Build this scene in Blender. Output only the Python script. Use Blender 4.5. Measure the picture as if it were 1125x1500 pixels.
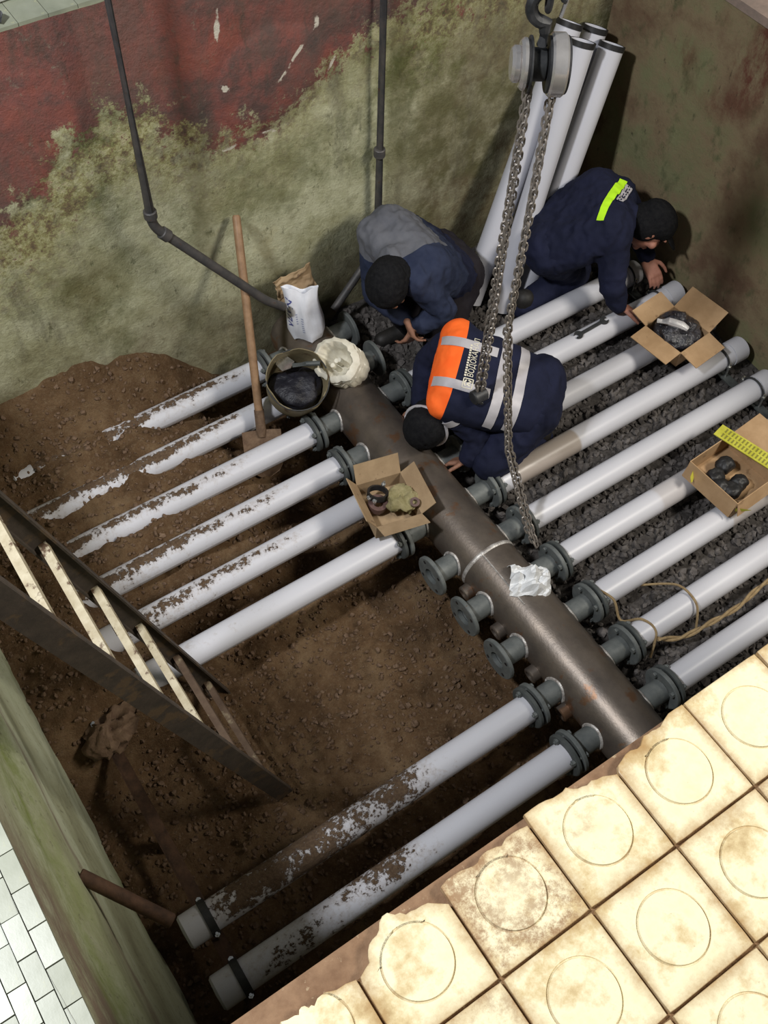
import bpy, bmesh, math, random
import numpy as np
from mathutils import Vector, Matrix, Quaternion
from mathutils.bvhtree import BVHTree

for o in list(bpy.data.objects):
    bpy.data.objects.remove(o)
SC = bpy.context.scene
COL = SC.collection
RND = random.Random(7)

# ------------------------------------------------------------------ camera, light, exposure
def make_camera():
    yaw, pit, roll = 0.6343, 0.9858, 0.0509
    F = Vector((math.sin(yaw)*math.cos(pit), math.cos(yaw)*math.cos(pit), -math.sin(pit)))
    r = Vector((math.cos(yaw), -math.sin(yaw), 0)); u = r.cross(F)
    r2 = r*math.cos(roll)+u*math.sin(roll); u2 = -r*math.sin(roll)+u*math.cos(roll)
    cam = bpy.data.cameras.new('camera'); co = bpy.data.objects.new('camera', cam); COL.objects.link(co)
    m = Matrix((r2, u2, -F)).transposed().to_4x4(); m.translation = Vector((-1.63623, -1.56264, 3.61125))
    co.matrix_world = m
    cam.sensor_fit = 'VERTICAL'; cam.sensor_height = 24.0; cam.lens = 24.0*1502.93/1500.0
    cam.clip_start = 0.05
    SC.camera = co
make_camera()

W = bpy.data.worlds.new('hall'); SC.world = W; W.use_nodes = True
W.node_tree.nodes['Background'].inputs[0].default_value = (0.86, 0.92, 1.0, 1)
W.node_tree.nodes['Background'].inputs[1].default_value = 0.13

def area(name, loc, target, size, power, color):
    l = bpy.data.lights.new(name, 'AREA'); l.shape = 'RECTANGLE'; l.size = size[0]; l.size_y = size[1]
    l.energy = power; l.color = color
    o = bpy.data.objects.new(name, l); COL.objects.link(o); o.location = loc
    o.rotation_euler = (Vector(target)-Vector(loc)).to_track_quat('-Z', 'Y').to_euler()
    return o
area('hall_lamp', (-2.9, 0.1, 4.7), (-0.2, 0.5, 0), (0.35, 0.35), 190, (0.95, 0.97, 1.0))
area('ceiling_lamp', (2.3, -2.5, 4.3), (-0.8, -0.4, 0.5), (1.6, 0.8), 200, (1.0, 0.94, 0.83))
SC.view_settings.view_transform = 'Standard'; SC.view_settings.look = 'None'
SC.view_settings.gamma = 1.0; SC.view_settings.use_curve_mapping = False
SC.view_settings.exposure = 0.0

# ------------------------------------------------------------------ numpy noise
_P = np.random.RandomState(3).rand(64, 64, 64).astype(np.float32)
def vnoise(x, y, z=0.0):
    x = np.asarray(x, float); y = np.asarray(y, float); z = np.asarray(z, float)+np.zeros_like(x)
    xi = np.floor(x).astype(int); yi = np.floor(y).astype(int); zi = np.floor(z).astype(int)
    fx = x-xi; fy = y-yi; fz = z-zi
    fx = fx*fx*(3-2*fx); fy = fy*fy*(3-2*fy); fz = fz*fz*(3-2*fz)
    r = 0
    for a in (0, 1):
        for b in (0, 1):
            for c in (0, 1):
                w = (fx if a else 1-fx)*(fy if b else 1-fy)*(fz if c else 1-fz)
                r = r+w*_P[(xi+a) & 63, (yi+b) & 63, (zi+c) & 63]
    return r-0.5
def fbm(x, y, z=0.0, o=4):
    r = 0; a = 1.0; f = 1.0
    for i in range(o):
        r = r+a*vnoise(np.asarray(x)*f+13.1*i, np.asarray(y)*f+7.7*i, np.asarray(z)*f+3.3*i); a *= .5; f *= 2.03
    return r
def sst(a, b, x):
    t = np.clip((np.asarray(x, float)-a)/(b-a), 0, 1); return t*t*(3-2*t)

# ------------------------------------------------------------------ materials
def ramp(n, stops):
    cr = n.color_ramp
    while len(cr.elements) < len(stops): cr.elements.new(0.5)
    for e, (p, c) in zip(cr.elements, stops):
        e.position = p; e.color = (*c, 1) if len(c) == 3 else c
class NT:
    def __init__(s, name):
        s.m = bpy.data.materials.new(name); s.m.use_nodes = True; s.t = s.m.node_tree
        s.b = s.t.nodes['Principled BSDF']
        tc = s.t.nodes.new('ShaderNodeTexCoord'); s.co = tc.outputs['Object']
    def N(s, t, **k):
        n = s.t.nodes.new(t)
        for a, v in k.items(): setattr(n, a, v)
        return n
    def L(s, a, b): s.t.links.new(a, b)
    def noise(s, scale, detail=4, rough=.6, vec=None, stretch=None):
        n = s.N('ShaderNodeTexNoise'); n.inputs['Scale'].default_value = scale; n.inputs['Detail'].default_value = detail
        n.inputs['Roughness'].default_value = rough
        v = vec or s.co
        if stretch:
            mp = s.N('ShaderNodeMapping'); mp.inputs['Scale'].default_value = stretch; s.L(v, mp.inputs[0]); v = mp.outputs[0]
        s.L(v, n.inputs['Vector']); return n.outputs['Fac']
    def ramp(s, fac, stops):
        n = s.N('ShaderNodeValToRGB'); ramp(n, stops); s.L(fac, n.inputs[0]); return n.outputs[0]
    def mix(s, fac, a, b):
        n = s.N('ShaderNodeMix', data_type='RGBA')
        for sock, v in ((n.inputs[0], fac), (n.inputs[6], a), (n.inputs[7], b)):
            if isinstance(v, (int, float)): sock.default_value = v
            elif isinstance(v, (tuple, list)): sock.default_value = (*v, 1)
            else: s.L(v, sock)
        return n.outputs[2]
    def math(s, op, a, b=0.0, c=None):
        n = s.N('ShaderNodeMath', operation=op)
        for i, v in enumerate((a, b, c)):
            if v is None: continue
            if isinstance(v, (int, float)): n.inputs[i].default_value = v
            else: s.L(v, n.inputs[i])
        return n.outputs[0]
    def attr(s, name):
        n = s.N('ShaderNodeAttribute'); n.attribute_name = name; return n.outputs['Fac']
    def step(s, v, a, b):
        n = s.N('ShaderNodeMapRange'); n.inputs[1].default_value = a; n.inputs[2].default_value = b
        n.clamp = True; s.L(v, n.inputs[0]); return n.outputs[0]
    def bump(s, h, strength=.3, dist=.01):
        n = s.N('ShaderNodeBump'); n.inputs['Strength'].default_value = strength; n.inputs['Distance'].default_value = dist
        s.L(h, n.inputs['Height']); s.L(n.outputs[0], s.b.inputs['Normal'])
    def done(s, col, rough=.8, metal=0.0, spec=.5):
        if isinstance(col, tuple): s.b.inputs['Base Color'].default_value = (*col, 1)
        else: s.L(col, s.b.inputs['Base Color'])
        if isinstance(rough, (int, float)): s.b.inputs['Roughness'].default_value = rough
        else: s.L(rough, s.b.inputs['Roughness'])
        s.b.inputs['Metallic'].default_value = metal
        s.b.inputs['Specular IOR Level'].default_value = spec
        return s.m
def simple(name, c1, c2, scale=20, rough=.7, metal=0.0, bump=.2, dist=.003, spots=None, spec=.4, bscale=None):
    n = NT(name); f = n.noise(scale, 5, .65)
    col = n.ramp(f, [(.35, c1), (.65, c2)])
    if spots:
        c3, sc, th = spots
        k = n.step(n.noise(sc, 4, .6), th, th+.08); col = n.mix(k, col, c3)
    if bump: n.bump(n.noise(bscale or scale*2.5, 4, .7), bump, dist)
    return n.done(col, rough, metal, spec)

def mat_backwall():
    n = NT('stained_plaster')
    f1 = n.noise(2.4, 8, .72); f2 = n.noise(9, 6, .7); f3 = n.noise(26, 7, .80, stretch=(1, 1, .5))
    base = n.ramp(f1, [(.30, (.17, .155, .075)), (.44, (.33, .325, .195)), (.58, (.50, .50, .345)), (.74, (.37, .34, .195))])
    base = n.mix(n.math('MULTIPLY', n.step(f3, .57, .68), .8), base, (.070, .075, .035))
    base = n.mix(n.math('MULTIPLY', n.step(f2, .56, .72), .55), base, (.15, .135, .065))
    low = n.attr('low')
    base = n.mix(n.math('MULTIPLY', low, n.math('ADD', .5, n.math('MULTIPLY', .5, n.step(f2, .35, .6)))), base, (.135, .108, .060))
    moss = n.attr('moss')
    base = n.mix(n.math('MULTIPLY', moss, n.step(f2, .38, .55)), base, (.085, .10, .03))
    mz = n.noise(17, 8, .8)
    mcol = n.ramp(mz, [(.34, (.06, .055, .035)), (.44, (.17, .12, .07)), (.50, (.27, .26, .11)), (.58, (.42, .40, .24)), (.66, (.16, .07, .05))])
    base = n.mix(n.math('MULTIPLY', n.attr('mottle'), n.step(n.noise(6, 6, .75), .36, .52)), base, mcol)
    red = n.ramp(n.noise(5, 7, .72), [(.33, (.070, .055, .050)), (.44, (.125, .066, .058)), (.54, (.195, .072, .060)), (.66, (.23, .074, .055)), (.78, (.15, .110, .090))])
    red = n.mix(n.step(n.noise(19, 7, .78), .60, .72), red, (.21, .185, .14))
    red = n.mix(n.math('MULTIPLY', n.step(n.noise(8, 7, .75, stretch=(1, 1, .35)), .53, .66), .7), red, (.060, .052, .042))
    red = n.mix(n.math('MULTIPLY', n.step(n.noise(2.6, 6, .7, stretch=(1.3, 1, .6)), .47, .62), .62), red, (.125, .080, .066))
    k = n.attr('coat')
    kk = n.step(n.math('ADD', k, n.math('MULTIPLY', n.math('SUBTRACT', n.noise(9, 9, .80), .5), 2.8)), .44, .60)
    col = n.mix(kk, base, red)
    col = n.mix(n.math('MULTIPLY', n.step(n.noise(5, 6, .75, stretch=(1, 1, .25)), .54, .70), .55), col, (.085, .075, .055))
    chip = n.attr('chip')
    col = n.mix(n.step(n.math('ADD', chip, n.math('MULTIPLY', n.math('SUBTRACT', n.noise(40, 5, .7), .5), 1.0)), .48, .66), col, (.55, .51, .43))
    n.bump(n.math('ADD', n.noise(30, 6, .7), n.math('MULTIPLY', n.noise(110, 4, .7), .4)), .55, .012)
    return n.done(col, .82, 0, .3)
def mat_rightwall():
    n = NT('damp_brown_plaster')
    f1 = n.noise(2.6, 6, .65); f2 = n.noise(11, 6, .7, stretch=(1, 1, .5)); f3 = n.noise(36, 5, .7, stretch=(1, 1, .4))
    base = n.ramp(f1, [(.32, (.15, .092, .056)), (.46, (.225, .172, .100)), (.58, (.195, .192, .098)), (.72, (.27, .23, .14))])
    base = n.mix(n.math('MULTIPLY', n.step(f2, .55, .68), .7), base, (.075, .088, .040))
    base = n.mix(n.math('MULTIPLY', n.attr('coat'), n.step(f2, .40, .56)), base, (.12, .042, .027))
    base = n.mix(n.math('MULTIPLY', n.step(f3, .62, .72), .7), base, (.03, .026, .016))
    n.bump(n.math('ADD', n.noise(26, 6, .7), n.math('MULTIPLY', n.noise(100, 4, .7), .4)), .5, .01)
    return n.done(base, .8, 0, .3)
def mat_leftwall():
    n = NT('mossy_plaster')
    f1 = n.noise(2.0, 5, .6, stretch=(1, .45, 1.6)); f2 = n.noise(12, 8, .78, stretch=(1, .55, 1))
    base = n.ramp(f1, [(.30, (.17, .16, .095)), (.45, (.33, .34, .22)), (.60, (.47, .50, .36)), (.75, (.33, .33, .21))])
    base = n.mix(n.math('MULTIPLY', n.attr('moss'), n.step(f2, .35, .6)), base, (.20, .24, .075))
    base = n.mix(n.math('MULTIPLY', n.attr('coat'), n.step(f2, .30, .55)), base, (.19, .145, .105))
    base = n.mix(n.math('MULTIPLY', n.step(n.noise(34, 7, .8), .56, .68), .7), base, (.085, .075, .045))
    n.bump(n.math('ADD', n.noise(30, 6, .7), n.math('MULTIPLY', n.noise(110, 4, .7), .4)), .4, .01)
    return n.done(base, .85, 0, .3)
def mat_soil():
    n = NT('brown_soil')
    f1 = n.noise(3.5, 6, .7); f2 = n.noise(60, 6, .75); f3 = n.noise(190, 3, .7)
    col = n.ramp(f1, [(.33, (.070, .039, .019)), (.50, (.118, .069, .035)), (.66, (.185, .120, .065))])
    col = n.mix(n.math('MULTIPLY', n.step(f2, .5, .72), .55), col, (.215, .155, .095))
    col = n.mix(n.math('MULTIPLY', n.step(f3, .58, .70), .55), col, (.030, .017, .010))
    gr = n.attr('gravel')
    g = n.ramp(n.noise(45, 5, .7), [(.35, (.045, .040, .038)), (.65, (.105, .095, .088))])
    col = n.mix(gr, col, g)
    n.bump(n.math('ADD', n.noise(70, 6, .75), n.math('MULTIPLY', f3, .5)), .8, .012)
    return n.done(col, .95, 0, .15)
def mat_pvc(name='grey_white_plastic', tint=(.56, .56, .60)):
    n = NT(name)
    base = n.ramp(n.noise(3, 3, .5), [(.3, tuple(c*.95 for c in tint)), (.7, tint)])
    d = n.attr('dirt')
    k = n.math('ADD', d, n.math('MULTIPLY', n.math('SUBTRACT', n.noise(30, 7, .78), .5), 2.1))
    dust = n.step(k, .25, .70)
    base = n.mix(n.math('MULTIPLY', dust, .50), base, (.27, .19, .115))
    base = n.mix(n.attr('film'), base, (.33, .265, .205))
    soil = n.ramp(n.noise(90, 4, .7), [(.35, (.070, .040, .022)), (.65, (.13, .085, .05))])
    kk = n.step(k, .56, .62)
    col = n.mix(kk, base, soil)
    n.bump(n.math('MULTIPLY', kk, n.noise(60, 4, .7)), .8, .01)
    return n.done(col, n.mix(kk, (.35, .35, .35), (.95, .95, .95)), 0, .45)
def mat_tile():
    n = NT('cream_ceramic_tile')
    oi = n.N('ShaderNodeObjectInfo'); geo = n.N('ShaderNodeNewGeometry')
    f = n.noise(9, 6, .7, vec=geo.outputs['Position'])
    col = n.ramp(f, [(.28, (.42, .30, .145)), (.38, (.60, .48, .265)), (.50, (.80, .73, .50)), (.75, (.70, .60, .37))])
    e = n.attr('edge')
    k = n.math('ADD', e, n.math('MULTIPLY', n.math('SUBTRACT', n.noise(7, 8, .80, vec=geo.outputs['Position']), .5), 2.4))
    col = n.mix(n.math('MULTIPLY', n.step(k, .30, 1.15), .85), col, (.36, .215, .085))
    st = n.noise(5, 6, .75, vec=geo.outputs['Position'])
    col = n.mix(n.math('MULTIPLY', n.step(st, .60, .70), .6), col, (.33, .205, .095))
    sp = n.noise(85, 4, .7, vec=geo.outputs['Position'])
    col = n.mix(n.math('MULTIPLY', n.step(sp, .68, .76), .7), col, (.20, .12, .06))
    rust = n.math('MULTIPLY', n.attr('rust'), n.step(n.noise(22, 8, .82, vec=geo.outputs['Position']), .44, .58))
    col = n.mix(n.math('MULTIPLY', rust, .85), col, (.27, .15, .075))
    n.bump(n.noise(60, 4, .7), .12, .004)
    return n.done(col, .35, 0, .5)

M = {}
M['backwall'] = mat_backwall(); M['rightwall'] = mat_rightwall(); M['leftwall'] = mat_leftwall()
M['soil'] = mat_soil(); M['pvc'] = mat_pvc(); M['tile'] = mat_tile()
M['pvc_store'] = mat_pvc('clean_plastic', (.54, .54, .59))
M['white_tile'] = simple('white_glazed_tile', (.235, .25, .185), (.285, .30, .23), 12, .3, 0, .05, spots=((.33, .34, .22), 30, .64))
M['pale_grout'] = simple('pale_olive_grout', (.15, .155, .10), (.20, .205, .14), 26, .95, 0, .4)
M['mortar'] = simple('rusty_mortar', (.15, .080, .036), (.26, .155, .075), 26, .95, 0, .6, .006, spots=((.36, .27, .15), 55, .62))
M['concrete_edge'] = simple('brown_concrete', (.17, .095, .052), (.27, .165, .095), 18, .9, 0, .5, .006, spots=((.36, .27, .17), 60, .64))
M['pink_concrete'] = simple('pink_concrete', (.22, .17, .14), (.30, .22, .18), 18, .9, 0, .4)
M['header'] = simple('bare_rusty_steel', (.12, .100, .085), (.19, .155, .125), 7, .40, .6, .22, .003, spots=((.17, .095, .055), 11, .58), spec=.5, bscale=90)
M['flange'] = simple('grey_primer_steel', (.090, .100, .099), (.140, .150, .145), 22, .55, .1, .25, .002, spots=((.10, .075, .055), 30, .66))
M['flange_dark'] = simple('dark_primer_steel', (.052, .058, .057), (.082, .090, .087), 22, .55, .1, .25, .002)
M['weld'] = simple('bright_weld_metal', (.24, .21, .19), (.62, .60, .57), 40, .35, .3, .6, .003, bscale=140)
M['darksteel'] = simple('dark_painted_steel', (.030, .032, .034), (.060, .060, .060), 25, .5, .3, .2, .002)
M['wallpipe'] = simple('old_grey_pipe', (.060, .060, .062), (.105, .095, .090), 18, .55, .3, .25, .002, spots=((.10, .06, .04), 40, .62))
M['zinc'] = simple('zinc_bolt', (.55, .55, .52), (.80, .80, .78), 60, .22, .9, .1, .001)
M['rust'] = simple('rusty_steel', (.045, .025, .016), (.105, .055, .032), 24, .8, .2, .5, .004)
M['ladder'] = simple('dirty_black_steel', (.055, .045, .037), (.090, .070, .055), 20, .7, .1, .4, .003, spots=((.12, .082, .050), 14, .56))
M['rung'] = simple('pale_rung', (.36, .30, .19), (.52, .46, .33), 18, .6, 0, .3, .003, spots=((.11, .065, .036), 26, .56))
M['rung_dark'] = simple('dark_rung', (.075, .045, .028), (.13, .085, .055), 16, .8, 0, .3, .003, spots=((.24, .19, .12), 20, .62))  # darker brown rung colour, used for the lower rungs only
M['wood'] = simple('oiled_wood', (.20, .115, .060), (.33, .20, .11), 14, .55, 0, .15, .002)
M['mud'] = simple('wet_mud', (.095, .055, .032), (.16, .102, .062), 30, .8, 0, .6, .006)
M['card'] = simple('brown_cardboard', (.36, .225, .115), (.46, .30, .165), 9, .85, 0, .15, .002, spots=((.25, .15, .075), 14, .64))
M['card_old'] = simple('damp_cardboard', (.27, .185, .105), (.36, .255, .15), 10, .85, 0, .2, .002, spots=((.13, .08, .05), 18, .62))
M['khaki_cloth'] = simple('khaki_cloth', (.17, .15, .065), (.30, .26, .14), 22, .9, 0, .5, .005)
M['black_rubber'] = simple('black_rubber', (.010, .010, .011), (.022, .021, .021), 30, .5, 0, .2, .002)
M['red_rubber'] = simple('brown_rubber', (.08, .045, .04), (.13, .075, .065), 30, .55, 0, .2, .002)
M['rag'] = simple('dark_oily_cloth', (.008, .008, .012), (.020, .020, .028), 16, .45, 0, .8, .008, spec=.4, bscale=34)
M['film'] = simple('glossy_dark_film', (.012, .012, .018), (.05, .05, .062), 16, .16, 0, 1.0, .012, spec=.9, bscale=34)
M['clear_film'] = simple('clear_plastic_wrap', (.40, .39, .40), (.62, .60, .60), 20, .2, 0, .6, .005, spec=.7)
M['yellow'] = simple('yellow_plastic_label', (.40, .38, .035), (.55, .53, .07), 16, .5, 0, .1, .002)
M['yellow_ink'] = simple('olive_print', (.19, .18, .03), (.24, .22, .04), 16, .5, 0, .0)
M['sack'] = simple('white_woven_sack', (.62, .58, .47), (.76, .73, .63), 14, .6, 0, .5, .004, bscale=42)
M['bag'] = simple('white_plastic_bag', (.62, .63, .68), (.74, .75, .80), 8, .35, 0, .25, .004)
M['bag_ink'] = simple('blue_ink', (.045, .055, .20), (.09, .10, .30), 30, .5, 0, 0)
M['bag_grey_ink'] = simple('grey_ink', (.28, .30, .40), (.36, .38, .48), 30, .5, 0, 0)
M['bucket'] = simple('rusty_khaki_drum', (.165, .135, .075), (.25, .205, .12), 9, .7, .1, .4, .004, spots=((.10, .06, .035), 14, .6))
M['paper'] = simple('white_paper', (.68, .69, .70), (.78, .79, .80), 10, .8, 0, .15, .003)
M['rope'] = simple('straw_rope', (.22, .15, .075), (.33, .24, .125), 40, .9, 0, .6, .003, bscale=160)
M['chrome'] = simple('bare_aluminium_cover', (.58, .55, .53), (.74, .71, .69), 12, .25, .75, .1, .001)
M['chain'] = simple('grey_chain_steel', (.19, .17, .15), (.33, .29, .255), 40, .45, .5, .2, .001)
M['hook'] = simple('black_hook_steel', (.022, .023, .025), (.05, .05, .052), 30, .5, .3, .2, .001)
M['skin'] = simple('skin', (.36, .155, .105), (.44, .205, .145), 24, .6, 0, .15, .002)
M['skin_dark'] = simple('grimy_skin', (.20, .095, .06), (.28, .14, .09), 24, .6, 0, .15, .002)
M['navy'] = simple('navy_workwear', (.0085, .0105, .026), (.0135, .016, .040), 8, .9, 0, .3, .004, spec=.2, bscale=60)
M['navy_light'] = simple('faded_navy_cloth', (.018, .024, .050), (.030, .038, .072), 8, .9, 0, .3, .004, spec=.2, bscale=60)
M['grey_cloth'] = simple('grey_blue_cloth', (.095, .098, .115), (.125, .128, .145), 9, .9, 0, .3, .004, spec=.2, bscale=60)
M['trousers'] = simple('dark_trousers', (.013, .011, .015), (.022, .019, .022), 8, .95, 0, .3, .004, spec=.15, bscale=60)
M['knit'] = simple('black_knit', (.0075, .0075, .009), (.014, .014, .015), 60, .95, 0, .7, .004, spec=.1, bscale=150)
M['orange'] = simple('fluorescent_orange', (.95, .13, .018), (1.0, .18, .030), 6, .75, 0, .2, .003, spec=.2, bscale=30)
M['lime'] = simple('fluorescent_lime', (.48, .85, .020), (.52, .92, .030), 8, .7, 0, .1, .002, spec=.2)
M['reflective'] = simple('silver_reflective_tape', (.40, .38, .40), (.47, .45, .47), 10, .45, .1, .1, .001)
M['print'] = simple('cream_print', (.62, .58, .46), (.70, .66, .54), 30, .6, 0, 0)
M['boot'] = simple('black_boot_leather', (.012, .011, .010), (.025, .022, .020), 20, .6, 0, .3, .002)
M['stone'] = simple('dark_gravel_stone', (.045, .040, .038), (.135, .120, .112), 14, .85, 0, .4, .003)
M['hose'] = simple('white_hose', (.60, .60, .57), (.70, .70, .66), 12, .4, 0, .1)

# ------------------------------------------------------------------ mesh helpers
def basis(d, up=None):
    d = Vector(d).normalized(); up = Vector(up) if up else (Vector((0, 0, 1)) if abs(d.z) < .95 else Vector((1, 0, 0)))
    a = d.cross(up).normalized(); b = a.cross(d).normalized(); return d, a, b
class MB:
    def __init__(s): s.v = []; s.f = []
    def add(s, V, F):
        k = len(s.v); s.v += [tuple(map(float, p)) for p in V]; s.f += [tuple(i+k for i in f) for f in F]; return s
    def box(s, c, size, mat=None):
        x, y, z = (t/2 for t in size); P = [Vector((i*x, j*y, k*z)) for i in (-1, 1) for j in (-1, 1) for k in (-1, 1)]
        if mat: P = [mat @ p for p in P]
        P = [p+Vector(c) for p in P]
        return s.add(P, [(0, 1, 3, 2), (4, 6, 7, 5), (0, 4, 5, 1), (2, 3, 7, 6), (0, 2, 6, 4), (1, 5, 7, 3)])
    def bar(s, a, b, w, h, up=None):
        a = Vector(a); b = Vector(b); d, x, y = basis(b-a, up)
        P = [q+x*i*w/2+y*j*h/2 for q in (a, b) for i, j in ((-1, -1), (1, -1), (1, 1), (-1, 1))]
        return s.add(P, [(3, 2, 1, 0), (4, 5, 6, 7)]+[(i, (i+1) % 4, 4+(i+1) % 4, 4+i) for i in range(4)])
    def rev(s, o, d, prof, n=20, close=False, up=None):
        """revolve (distance along d, radius) pairs round the axis o+d"""
        o = Vector(o); d, x, y = basis(d, up); V = []; F = []
        for (t, r) in prof:
            for k in range(n):
                a = 2*math.pi*k/n; V.append(o+d*t+(x*math.cos(a)+y*math.sin(a))*max(r, 1e-5))
        m = len(prof)
        for i in range(m-1 if not close else m):
            j = (i+1) % m
            for k in range(n):
                F.append((i*n+k, i*n+(k+1) % n, j*n+(k+1) % n, j*n+k))
        return s.add(V, F)
    def cyl(s, a, b, r, n=16, r2=None, bev=0.0):
        a = Vector(a); L = (Vector(b)-a).length; r2 = r if r2 is None else r2
        pr = [(0, 0), (0, r-bev), (bev, r), (L-bev, r2), (L, r2-bev), (L, 0)] if bev else [(0, 0), (0, r), (L, r2), (L, 0)]
        return s.rev(a, Vector(b)-a, pr, n)
    def tube(s, pts, r, n=8, cap=True, rs=None):
        pts = [Vector(p) for p in pts]; V = []; F = []; prev = None
        for i, p in enumerate(pts):
            t = (pts[min(i+1, len(pts)-1)]-pts[max(i-1, 0)]).normalized()
            if prev is None: _, x, y = basis(t)
            else:
                x = (prev-t*prev.dot(t)).normalized(); y = t.cross(x)
            prev = x; rr = rs[i] if rs else r
            for k in range(n):
                a = 2*math.pi*k/n; V.append(p+(x*math.cos(a)+y*math.sin(a))*rr)
        for i in range(len(pts)-1):
            for k in range(n): F.append((i*n+k, i*n+(k+1) % n, (i+1)*n+(k+1) % n, (i+1)*n+k))
        if cap: F += [tuple(range(n))[::-1], tuple(range((len(pts)-1)*n, len(pts)*n))]
        return s.add(V, F)
    def prism(s, poly, o, x, y, z, h):
        """polygon of (u,v) in plane x,y at o, extruded along z by h"""
        o = Vector(o); x = Vector(x); y = Vector(y); z = Vector(z).normalized(); n = len(poly)
        V = [o+x*u+y*v for u, v in poly]+[o+x*u+y*v+z*h for u, v in poly]
        return s.add(V, [tuple(range(n))[::-1], tuple(range(n, 2*n))]+[(i, (i+1) % n, n+(i+1) % n, n+i) for i in range(n)])
    def sphere(s, c, r, seg=10, rings=6, sc=(1, 1, 1), mat=None):
        V = []; F = []; c = Vector(c)
        for i in range(rings+1):
            t = math.pi*i/rings
            for k in range(seg):
                a = 2*math.pi*k/seg; p = Vector((r*sc[0]*math.sin(t)*math.cos(a), r*sc[1]*math.sin(t)*math.sin(a), r*sc[2]*math.cos(t)))
                if mat: p = mat @ p
                V.append(c+p)
        for i in range(rings):
            for k in range(seg): F.append((i*seg+k, (i+1)*seg+k, (i+1)*seg+(k+1) % seg, i*seg+(k+1) % seg))
        return s.add(V, F)
    def mesh(s, name, mat, smooth=True):
        me = bpy.data.meshes.new(name); me.from_pydata(s.v, [], s.f); me.update()
        bm = bmesh.new(); bm.from_mesh(me); bmesh.ops.remove_doubles(bm, verts=bm.verts, dist=2e-5)
        bmesh.ops.recalc_face_normals(bm, faces=bm.faces); bm.to_mesh(me); bm.free()
        me.materials.append(mat)
        if smooth: shade(me)
        return me
def shade(me, ang=35):
    for p in me.polygons: p.use_smooth = True
    try: me.set_sharp_from_angle(angle=math.radians(ang))
    except Exception: pass
def link(name, me, parent=None, loc=None):
    o = bpy.data.objects.new(name, me); COL.objects.link(o)
    if parent: o.parent = parent
    if loc: o.location = loc
    return o
def put(name, mb, mat, parent=None, smooth=True, rel=True):
    """build mb (world coordinates); under a parent, coordinates are moved to the parent's frame"""
    me = mb.mesh(name, mat, smooth); o = link(name, me, parent)
    if parent and rel:
        root = parent; off = Vector(parent.location)
        while root.parent: root = root.parent; off += Vector(root.location)
        me.transform(Matrix.Translation(-off))
    return o
def tag(o, label=None, cat=None, group=None, kind=None):
    if label: o['label'] = label
    if cat: o['category'] = cat
    if group: o['group'] = group
    if kind: o['kind'] = kind
    return o
def thing(name, loc, label, cat, group=None):
    o = bpy.data.objects.new(name, None); COL.objects.link(o); o.location = loc; o.empty_display_size = .05
    return tag(o, label, cat, group)
def solo(name, mb, mat, loc, label, cat, group=None, smooth=True):
    me = mb.mesh(name, mat, smooth); me.transform(Matrix.Translation(-Vector(loc))); o = link(name, me, None, loc)
    return tag(o, label, cat, group)
def fattr(me, name, vals):
    a = me.attributes.new(name, 'FLOAT', 'POINT'); a.data.foreach_set('value', np.asarray(vals, np.float32))
def gridmesh(name, P, mat, attrs=None, smooth=True):
    h, w = P.shape[:2]; idx = np.arange(h*w).reshape(h, w)
    F = np.stack([idx[:-1, :-1], idx[:-1, 1:], idx[1:, 1:], idx[1:, :-1]], -1).reshape(-1, 4)
    me = bpy.data.meshes.new(name); me.vertices.add(h*w); me.vertices.foreach_set('co', P.reshape(-1).astype(np.float32))
    me.loops.add(F.size); me.loops.foreach_set('vertex_index', F.reshape(-1).astype(np.int32))
    me.polygons.add(len(F)); me.polygons.foreach_set('loop_start', np.arange(0, F.size, 4, dtype=np.int32))
    me.update(calc_edges=True); me.validate()
    for k, v in (attrs or {}).items(): fattr(me, k, v.reshape(-1))
    me.materials.append(mat)
    if smooth:
        for p in me.polygons: p.use_smooth = True
    return me

HZ = 1.75                     # rim height
YB = 1.553; XR = 1.80; XL = -1.86; YN = -1.262

# ------------------------------------------------------------------ pit floor (soil left, gravel right)
def soil_h(x, y):
    n1 = fbm(x*2.2, y*2.2, 0, 3); n2 = fbm(x*9, y*9, 5, 4); n3 = fbm(x*34, y*34, 9, 3)
    left = 1-sst(.05, .22, x)
    base = -.30+.03*n1*2
    # mound that buries the upper left laterals
    up = sst(.30, .80, y+.10*n1)
    west = 1-sst(-1.05, -.28, x+.10*n1)
    m = up*(.02+.30*sst(-.25, -.9, 0*x)+0)  # placeholder replaced below
    cover = .335*up*(.40+.60*west)
    cover = cover+.010*up*west*sst(.85, 1.2, y)+.06*n1*up*west
    h = base+cover
    # bank under the ladder top and along the left wall
    bank = (1-sst(-1.55, -.98, x+.35*n1))*sst(-.02, .20, y+.10*n1)
    h = np.maximum(h, -.30+(.360+.035*(1-sst(.5, .9, y)))*bank)
    bank2 = (1-sst(-1.85, -1.35, x))*.10
    h = h+bank2*(1-sst(-.2, .3, y))
    # heap against the back wall
    h = h+.17*sst(1.36, 1.56, y)*(1-sst(-.75, -.30, x))+.05*sst(1.30, 1.56, y)
    # trenches close to the header: laterals clear of the soil there
    h = h-.14*(1-sst(-.60, -.25, -x-0.0+0*y))*0
    trench = sst(-.62, -.34, x)*sst(.2, .6, y)*left
    h = h-.10*trench
    h = h+.046*n2+.014*n3
    g = -.105+.03*n1+.012*n2
    g = g-.10*(1-sst(.22, .34, x))
    return h*left+g*(1-left), 1-left
xs = np.arange(XL-.02, XR+.03, .0115); ys = np.arange(YN-.25, YB+.03, .0115)
GX, GY = np.meshgrid(xs, ys)
H, GR = soil_h(GX, GY)
floor = link('floor', gridmesh('floor', np.stack([GX, GY, H], -1), M['soil'], {'gravel': GR}))
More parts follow.
